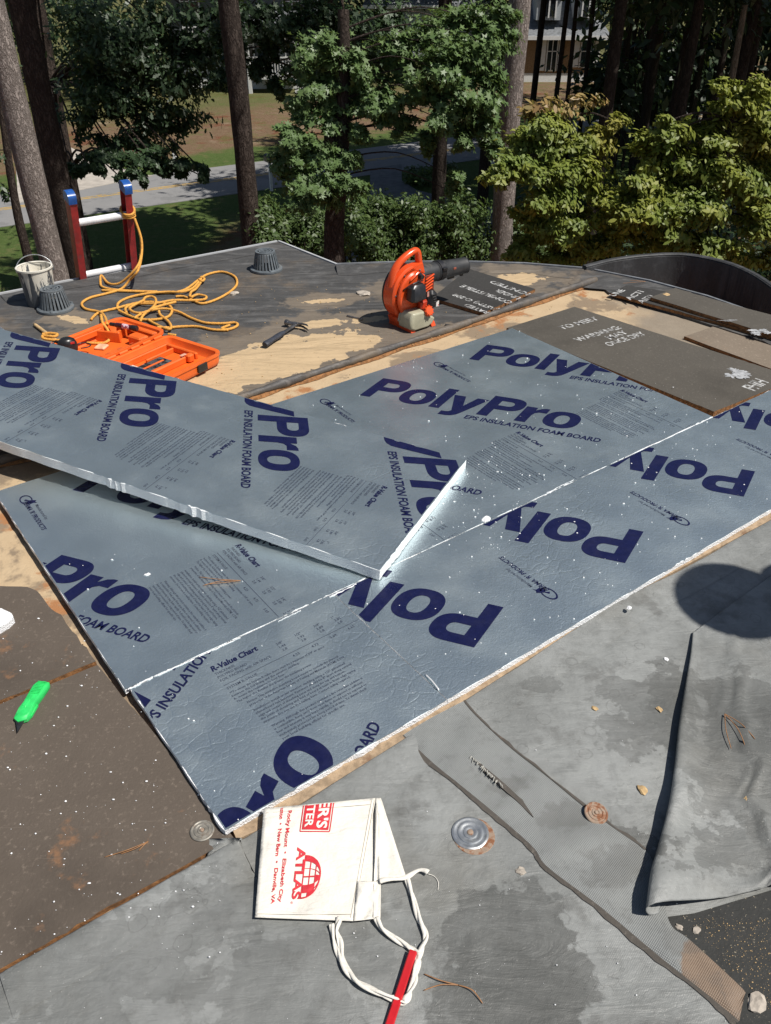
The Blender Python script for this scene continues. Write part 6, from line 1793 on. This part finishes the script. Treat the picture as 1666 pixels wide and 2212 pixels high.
# woodland at the upper right: single trunks one can tell apart, then the mass behind
WG = 'woodland trunks at the upper right'
wl = [(1205, 33, .16, 'slim dark trunk crossing the brown house window'), (1237, 30, .13, 'thin bare trunk at the right end of the brown house'), (1155, 36, .22, 'dark trunk close beside the right pine'), (1270, 34, .15, 'thin woodland trunk right of the brown house'), (1330, 30, .20, 'woodland trunk left of centre in the dark wood'), (1400, 33, .22, 'woodland trunk above the gap between the dogwoods'), (1465, 28, .20, 'straight woodland trunk above the large dogwood'), (1490, 24, .26, 'thick brown woodland trunk above the large dogwood'), (1560, 30, .2, 'woodland trunk near the leaning pale one'), (1620, 27, .25, 'woodland trunk next to the right edge'), (1660, 34, .2, 'last woodland trunk at the right edge')]
for i, (x, d, dia, lab) in enumerate(wl):
    c = D(x, 150, d); rs2 = random.Random(i)
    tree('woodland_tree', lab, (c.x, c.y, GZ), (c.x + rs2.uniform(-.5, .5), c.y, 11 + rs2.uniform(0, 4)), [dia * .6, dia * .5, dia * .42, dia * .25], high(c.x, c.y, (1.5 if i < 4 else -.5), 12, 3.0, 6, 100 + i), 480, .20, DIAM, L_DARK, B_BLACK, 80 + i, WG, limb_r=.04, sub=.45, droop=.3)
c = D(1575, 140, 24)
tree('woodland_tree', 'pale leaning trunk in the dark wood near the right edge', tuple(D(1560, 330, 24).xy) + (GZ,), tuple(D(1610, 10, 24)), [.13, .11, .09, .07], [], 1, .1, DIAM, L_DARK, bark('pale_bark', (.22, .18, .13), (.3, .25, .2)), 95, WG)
bw = []
rs3 = random.Random(12)
for k in range(70):
    x = rs3.uniform(1290, 2300); d = rs3.uniform(34, 54); c = D(x, 100, d)
    bw.append(((c.x, c.y, rs3.uniform(GZ, 6)), (rs3.uniform(1.6, 3), 2.0, rs3.uniform(1.2, 2.2)), 1.0))
for k in range(26):
    x = rs3.uniform(-300, 250); d = rs3.uniform(45, 70); c = D(x, 100, d); bw.append(((c.x, c.y, rs3.uniform(GZ, 6)), (3, 3, 2.2), 1.0))
for k in range(34):
    x = rs3.uniform(300, 1150); d = rs3.uniform(66, 85); c = D(x, 60, d); bw.append(((c.x, c.y, rs3.uniform(GZ + 1, 7)), (3.4, 3, 2.6), 1.0))
p, _ = cloud(bw, 620, 7, .42, .3)
t = thing('distant_wood', None, None); t['kind'] = 'stuff'
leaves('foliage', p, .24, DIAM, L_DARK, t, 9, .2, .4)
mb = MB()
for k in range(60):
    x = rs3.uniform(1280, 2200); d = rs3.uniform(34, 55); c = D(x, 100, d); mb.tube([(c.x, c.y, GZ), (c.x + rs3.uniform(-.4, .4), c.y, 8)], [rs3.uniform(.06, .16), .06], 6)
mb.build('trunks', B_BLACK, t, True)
t['label'] = 'dark distant wood behind the houses'
# undergrowth under the wood
bu = []
for k in range(46):
    x = rs3.uniform(1150, 1800); d = rs3.uniform(19, 30); c = D(x, 250, d); bu.append(((c.x, c.y, GZ + rs3.uniform(.2, 1.2)), (1.2, 1.0, .7), .6))
p, _ = cloud(bu, 420, 17, .42, .3); o = leaves('undergrowth', p, .10, OVAL, L_DARK, None, 19, .2, .5); tag(o, 'dark undergrowth on the woodland floor', None, None, 'stuff')

# tall broad trees whose crowns stand above the picture and shade the lawn, drive and street
for i, (x, y, z0, z1, r, lab) in enumerate(((5.2, 21.5, 2.6, 9, 4.0, 'tall oak hidden behind the dogwoods, only its shade shows'), (9.5, 25, 2.5, 10, 4.2, 'tall oak at the wood edge behind the large dogwood'), (3.2, 28.5, 3.0, 9.5, 3.6, 'tall oak behind the right pine, crown above the picture'), (13.5, 22, 2.5, 11, 4.2, 'tall oak at the far right of the wood'), (9, 31.5, 3, 10, 4, 'tall oak beside the street, crown above the picture'), (-1.3, 23.5, 1.9, 8, 3.4, 'tall oak behind the sweetgum trunk, shading the lawn'), (3.4, 24.8, 2.2, 9, 3.6, 'tall oak in line with the right pine, shading the hedge'), (1.2, 19.6, 2.6, 8, 2.6, 'tall oak behind the hedge, shading the lawn left of it'))):
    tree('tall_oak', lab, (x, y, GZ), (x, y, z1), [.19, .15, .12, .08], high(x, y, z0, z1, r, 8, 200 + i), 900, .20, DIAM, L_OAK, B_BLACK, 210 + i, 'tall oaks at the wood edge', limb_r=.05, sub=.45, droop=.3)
# ------------------------------------------------------------------ houses across the street
M_SHING = plain('grey_shingle', (.17, .18, .19), .9, 0, .3, 6, .5, .02)
M_TANW = plain('tan_brick_wall', (.30, .19, .10), .9, 0, .25, 12, .3, .01)
M_SLATE = plain('slate_blue_siding', (.10, .115, .12), .8, 0, .2, 6, .2)
M_WHITE = plain('white_house_paint', (.78, .78, .76), .6, 0, .08, 10, .05)
M_PALE = plain('pale_grey_siding', (.42, .45, .47), .8, 0, .12, 8, .1)
M_GLASS = plain('dark_window_glass', (.02, .025, .03), .08, 0, .1, 5, .0)
def house(label, x0, x1, y0, dep, ze, roofm, wallm, wins, ridge, porch=None, dormers=(), rz=0.0):
    cx_ = (x0 + x1) / 2; w = (x1 - x0)
    t = thing('house', label, 'house', (cx_, y0, GZ), (0, 0, rz)); hgt = ze - GZ
    mb = MB(); mb.box((0, dep / 2, hgt / 2), (w, dep, hgt)); mb.build('wall', wallm, t)
    mb = MB(); mb.box((0, dep / 2, .25), (w + .06, dep + .06, .5)); mb.build('foundation', M_WHITE, t)
    mb = MB(); o = .5
    vs = [(-w / 2 - o, -o, hgt), (w / 2 + o, -o, hgt), (w / 2 + o, dep + o, hgt), (-w / 2 - o, dep + o, hgt), (-w / 2 + 1.5, dep / 2, hgt + ridge), (w / 2 - 1.5, dep / 2, hgt + ridge)]
    mb.add(vs, [(0, 1, 5, 4), (1, 2, 5), (2, 3, 4, 5), (3, 0, 4), (3, 2, 1, 0)]); rf = mb.build('roof', roofm, t)
    mb = MB(); mb.box((0, -o - .02, hgt - .1), (w + 2 * o, .06, .22)); mb.build('fascia', M_WHITE, t)
    for (x, z, ww, hh, sh) in wins:
        wn_ = MB(); wn_.box((x, -.03, z), (ww + .16, .10, hh + .16)); f = wn_.build('window', M_WHITE, t)
        g = MB(); g.box((x, -.085, z), (ww, .03, hh)); g.build('pane', M_GLASS, f)
        for k in (-1, 1):
            if sh: s_ = MB(); s_.box((x + k * (ww / 2 + .30), -.04, z), (.34, .06, hh + .1)); s_.build('shutter', M_WHITE if sh == 2 else M_SLATE, t)
        mu = MB(); mu.box((x, -.105, z), (.05, .02, hh)); mu.box((x, -.105, z), (ww, .02, .05)); mu.build('muntin', M_WHITE, f)
    if porch:
        px0, px1, pdep, pz = porch
        mb = MB(); mb.box(((px0 + px1) / 2, -pdep / 2, pz - .12), (px1 - px0, pdep, .24)); mb.build('porch_floor', M_WHITE, t)
        n = int((px1 - px0) / 1.8)
        for k in range(n + 1):
            x = px0 + (px1 - px0) * k / n; mb = MB(); mb.box((x, -pdep + .1, (pz + 2.6) / 2), (.2, .2, pz + 2.6 )); mb.build('column', M_WHITE, t)
        mb = MB(); mb.box(((px0 + px1) / 2, -pdep + .1, pz + .9), (px1 - px0, .07, .07)); mb.build('handrail', M_WHITE, t)
        for k in range(int((px1 - px0) / .16)):
            mb = MB(); mb.box((px0 + .1 + .16 * k, -pdep + .1, pz + .45), (.04, .04, .85)); mb.build('baluster', M_WHITE, t)
        mb = MB(); mb.add([(px0 - .2, -pdep - .3, pz + 2.6), (px1 + .2, -pdep - .3, pz + 2.6), (px1 + .2, 0, pz + 3.2), (px0 - .2, 0, pz + 3.2), (px0 - .2, -pdep - .3, pz + 2.45), (px1 + .2, -pdep - .3, pz + 2.45), (px1 + .2, 0, pz + 2.45), (px0 - .2, 0, pz + 2.45)], [(0, 1, 2, 3), (4, 7, 6, 5), (0, 4, 5, 1), (1, 5, 6, 2), (3, 7, 4, 0)]); mb.build('porch_roof', roofm, t)
    for (x, z) in dormers:
        mb = MB(); mb.box((x, 1.0, z), (1.5, 2.2, 1.5)); dm = mb.build('dormer', M_PALE, t)
        g = MB(); g.box((x, -.12, z), (.75, .06, 1.1)); g.build('pane', M_GLASS, dm)
        for k in (-1, 0, 1): g = MB(); g.box((x + k * .42, -.16, z), (.09, .06, 1.25)); g.build('frame', M_WHITE, dm)
        g = MB(); g.add([(x - .95, -.3, z + .7), (x, -.3, z + 1.4), (x + .95, -.3, z + .7), (x - .95, 3, z + .7), (x, 3, z + 1.4), (x + .95, 3, z + .7)], [(0, 2, 1), (0, 1, 4, 3), (1, 2, 5, 4), (3, 4, 5), (0, 3, 5, 2)]); g.build('dormer_roof', roofm, t)
    return t
ze = D(1200, 76, 60).z
hxl, hxr = D(1120, 76, 60).x, D(1300, 76, 60).x
hc = (hxl + hxr) / 2
wx = D(1193, 110, 60).x - hc
house('tan brick house with grey roof and white shutters behind the right pine', hxl, hxr, 60, 10, ze, M_SHING, M_TANW, [(wx, 1.75, .55, 2.1, 2), (wx - 2.6, 1.75, .8, 1.7, 1), (wx + 2.2, 1.75, .7, 1.7, 2)], 3.4, None, [(D(1180, 20, 61).x - hc, 4.2), (D(1265, 20, 61).x - hc, 4.2)])
xl, xr = D(380, 180, 57).x, D(690, 180, 57).x; lc = (xl + xr) / 2
house('slate blue house with a white porch rail at the upper left', xl, xr, 57, 10, GZ + 5.6, M_SHING, M_SLATE, [(-3, 2.4, 1, 1.7, 0), (0, 2.4, 1, 1.7, 0), (3, 2.4, 1, 1.7, 0), (-3, 4.6, 1, 1.3, 0), (3, 4.6, 1, 1.3, 0)], 3, (D(540, 180, 55).x - lc, D(640, 180, 55).x - lc, 2.0, 1.0))
xl, xr = D(800, 120, 72).x, D(1050, 120, 72).x
house('pale grey house glimpsed through the sweetgum crown', xl, xr, 72, 9, GZ + 3.6, M_SHING, M_PALE, [(-2.5, 1.9, 1, 1.5, 2), (0, 1.9, 1, 1.5, 2), (2.5, 1.9, 1, 1.5, 2)], 3)
# garden post, mailboxes
c = P(381, 366, GZ)
t = thing('marker_post', 'short white post on the grass verge across the street', 'post', c)
mb = MB(); mb.box((0, 0, .36), (.14, .14, .72), None, (.95, .95), .01); mb.build('post', M_WHITE, t)
mb = MB(); mb.box((0, 0, .74), (.18, .18, .04), None, (.6, .6), .005); mb.build('post_cap', M_WHITE, t)
def mailbox(px, py, label):
    c = P(px, py, GZ); t = thing('mailbox', label, 'mailbox', c, (0, 0, .5))
    mb = MB(); mb.box((0, 0, .5), (.09, .09, 1.0)); mb.build('post', M_WHITE, t)
    mb = MB(); n = 8; sec = [(-.12, 0), (.12, 0)] + [(.12 * math.cos(math.pi * k / n), .14 + .10 * math.sin(math.pi * k / n)) for k in range(n + 1)]
    mb.prism(sec, -.26, .26, Matrix.Translation((0, 0, 1.0)) @ Matrix.Rotation(math.pi / 2, 4, 'X')); mb.build('box', M_BLACK, t)
    mb = MB(); mb.box((0, -.265, 1.11), (.2, .012, .18)); mb.build('door', M_DKPL, t)
    mb = MB(); mb.box((.13, -.1, 1.2), (.012, .05, .16)); mb.build('flag', M_REDFG, t)
mailbox(587, 412, 'black mailbox on a white post at the near roadside')
mailbox(1062, 398, 'mailbox beside the right pine trunk at the drive')
# pale car parked behind the dogwood
cc = D(1520, 520, 15.5)
car = thing('parked_car', 'pale car half hidden behind the large dogwood leaves', 'car', (cc.x, cc.y, GZ), (0, 0, .35))
M_CARP = plain('pale_car_paint', (.55, .57, .6), .25, .3, .05, 5, .0)
side_ = [(-2.2, .45), (-2.2, .85), (-1.4, .98), (-.75, 1.45), (.75, 1.48), (1.5, 1.0), (2.15, .9), (2.25, .45)]
mb = MB(); mb.prism(side_, -.85, .85, Matrix.Rotation(math.pi / 2, 4, 'X')); o = mb.build('body', M_CARP, car); md = o.modifiers.new('soft', 'BEVEL'); md.width = .08; md.segments = 3
for s in (-1, 1):
    mb = MB(); mb.prism([(-1.2, 1.0), (-.7, 1.38), (.7, 1.40), (1.25, 1.02)], -.004, .004, Matrix.Translation((0, s * .853, 0)) @ Matrix.Rotation(math.pi / 2, 4, 'X')); mb.build('side_window', M_GLASS, car)
    for x in (-1.4, 1.4):
        mb = MB(); mb.lathe([(.18, -.1), (.33, -.1), (.34, 0), (.33, .1), (.18, .1)], 20, Matrix.Rotation(math.pi / 2, 3, 'X'), (x, s * .78, .34), True); w_ = mb.build('wheel', M_BLACK, car, True)
        mb = MB(); mb.lathe([(0, -.06), (.18, -.07), (.19, .07), (0, .06)], 16, Matrix.Rotation(math.pi / 2, 3, 'X'), (x, s * .80, .34)); mb.build('rim', M_GALV, w_, True)
    mb = MB(); mb.box((2.22, s * .6, .75), (.08, .32, .14), None, (1, 1), .02); mb.build('headlight', M_WHITE, car)
for x0, z0, x1, z1 in ((1.48, 1.03, .80, 1.45), (-1.38, 1.0, -.80, 1.42)):
    mb = MB(); mb.add([(x0 * 1.01, -.7, z0), (x0 * 1.01, .7, z0), (x1 * 1.03, .65, z1), (x1 * 1.03, -.65, z1)], [(0, 1, 2, 3)]); mb.build('windscreen', M_GLASS, car)
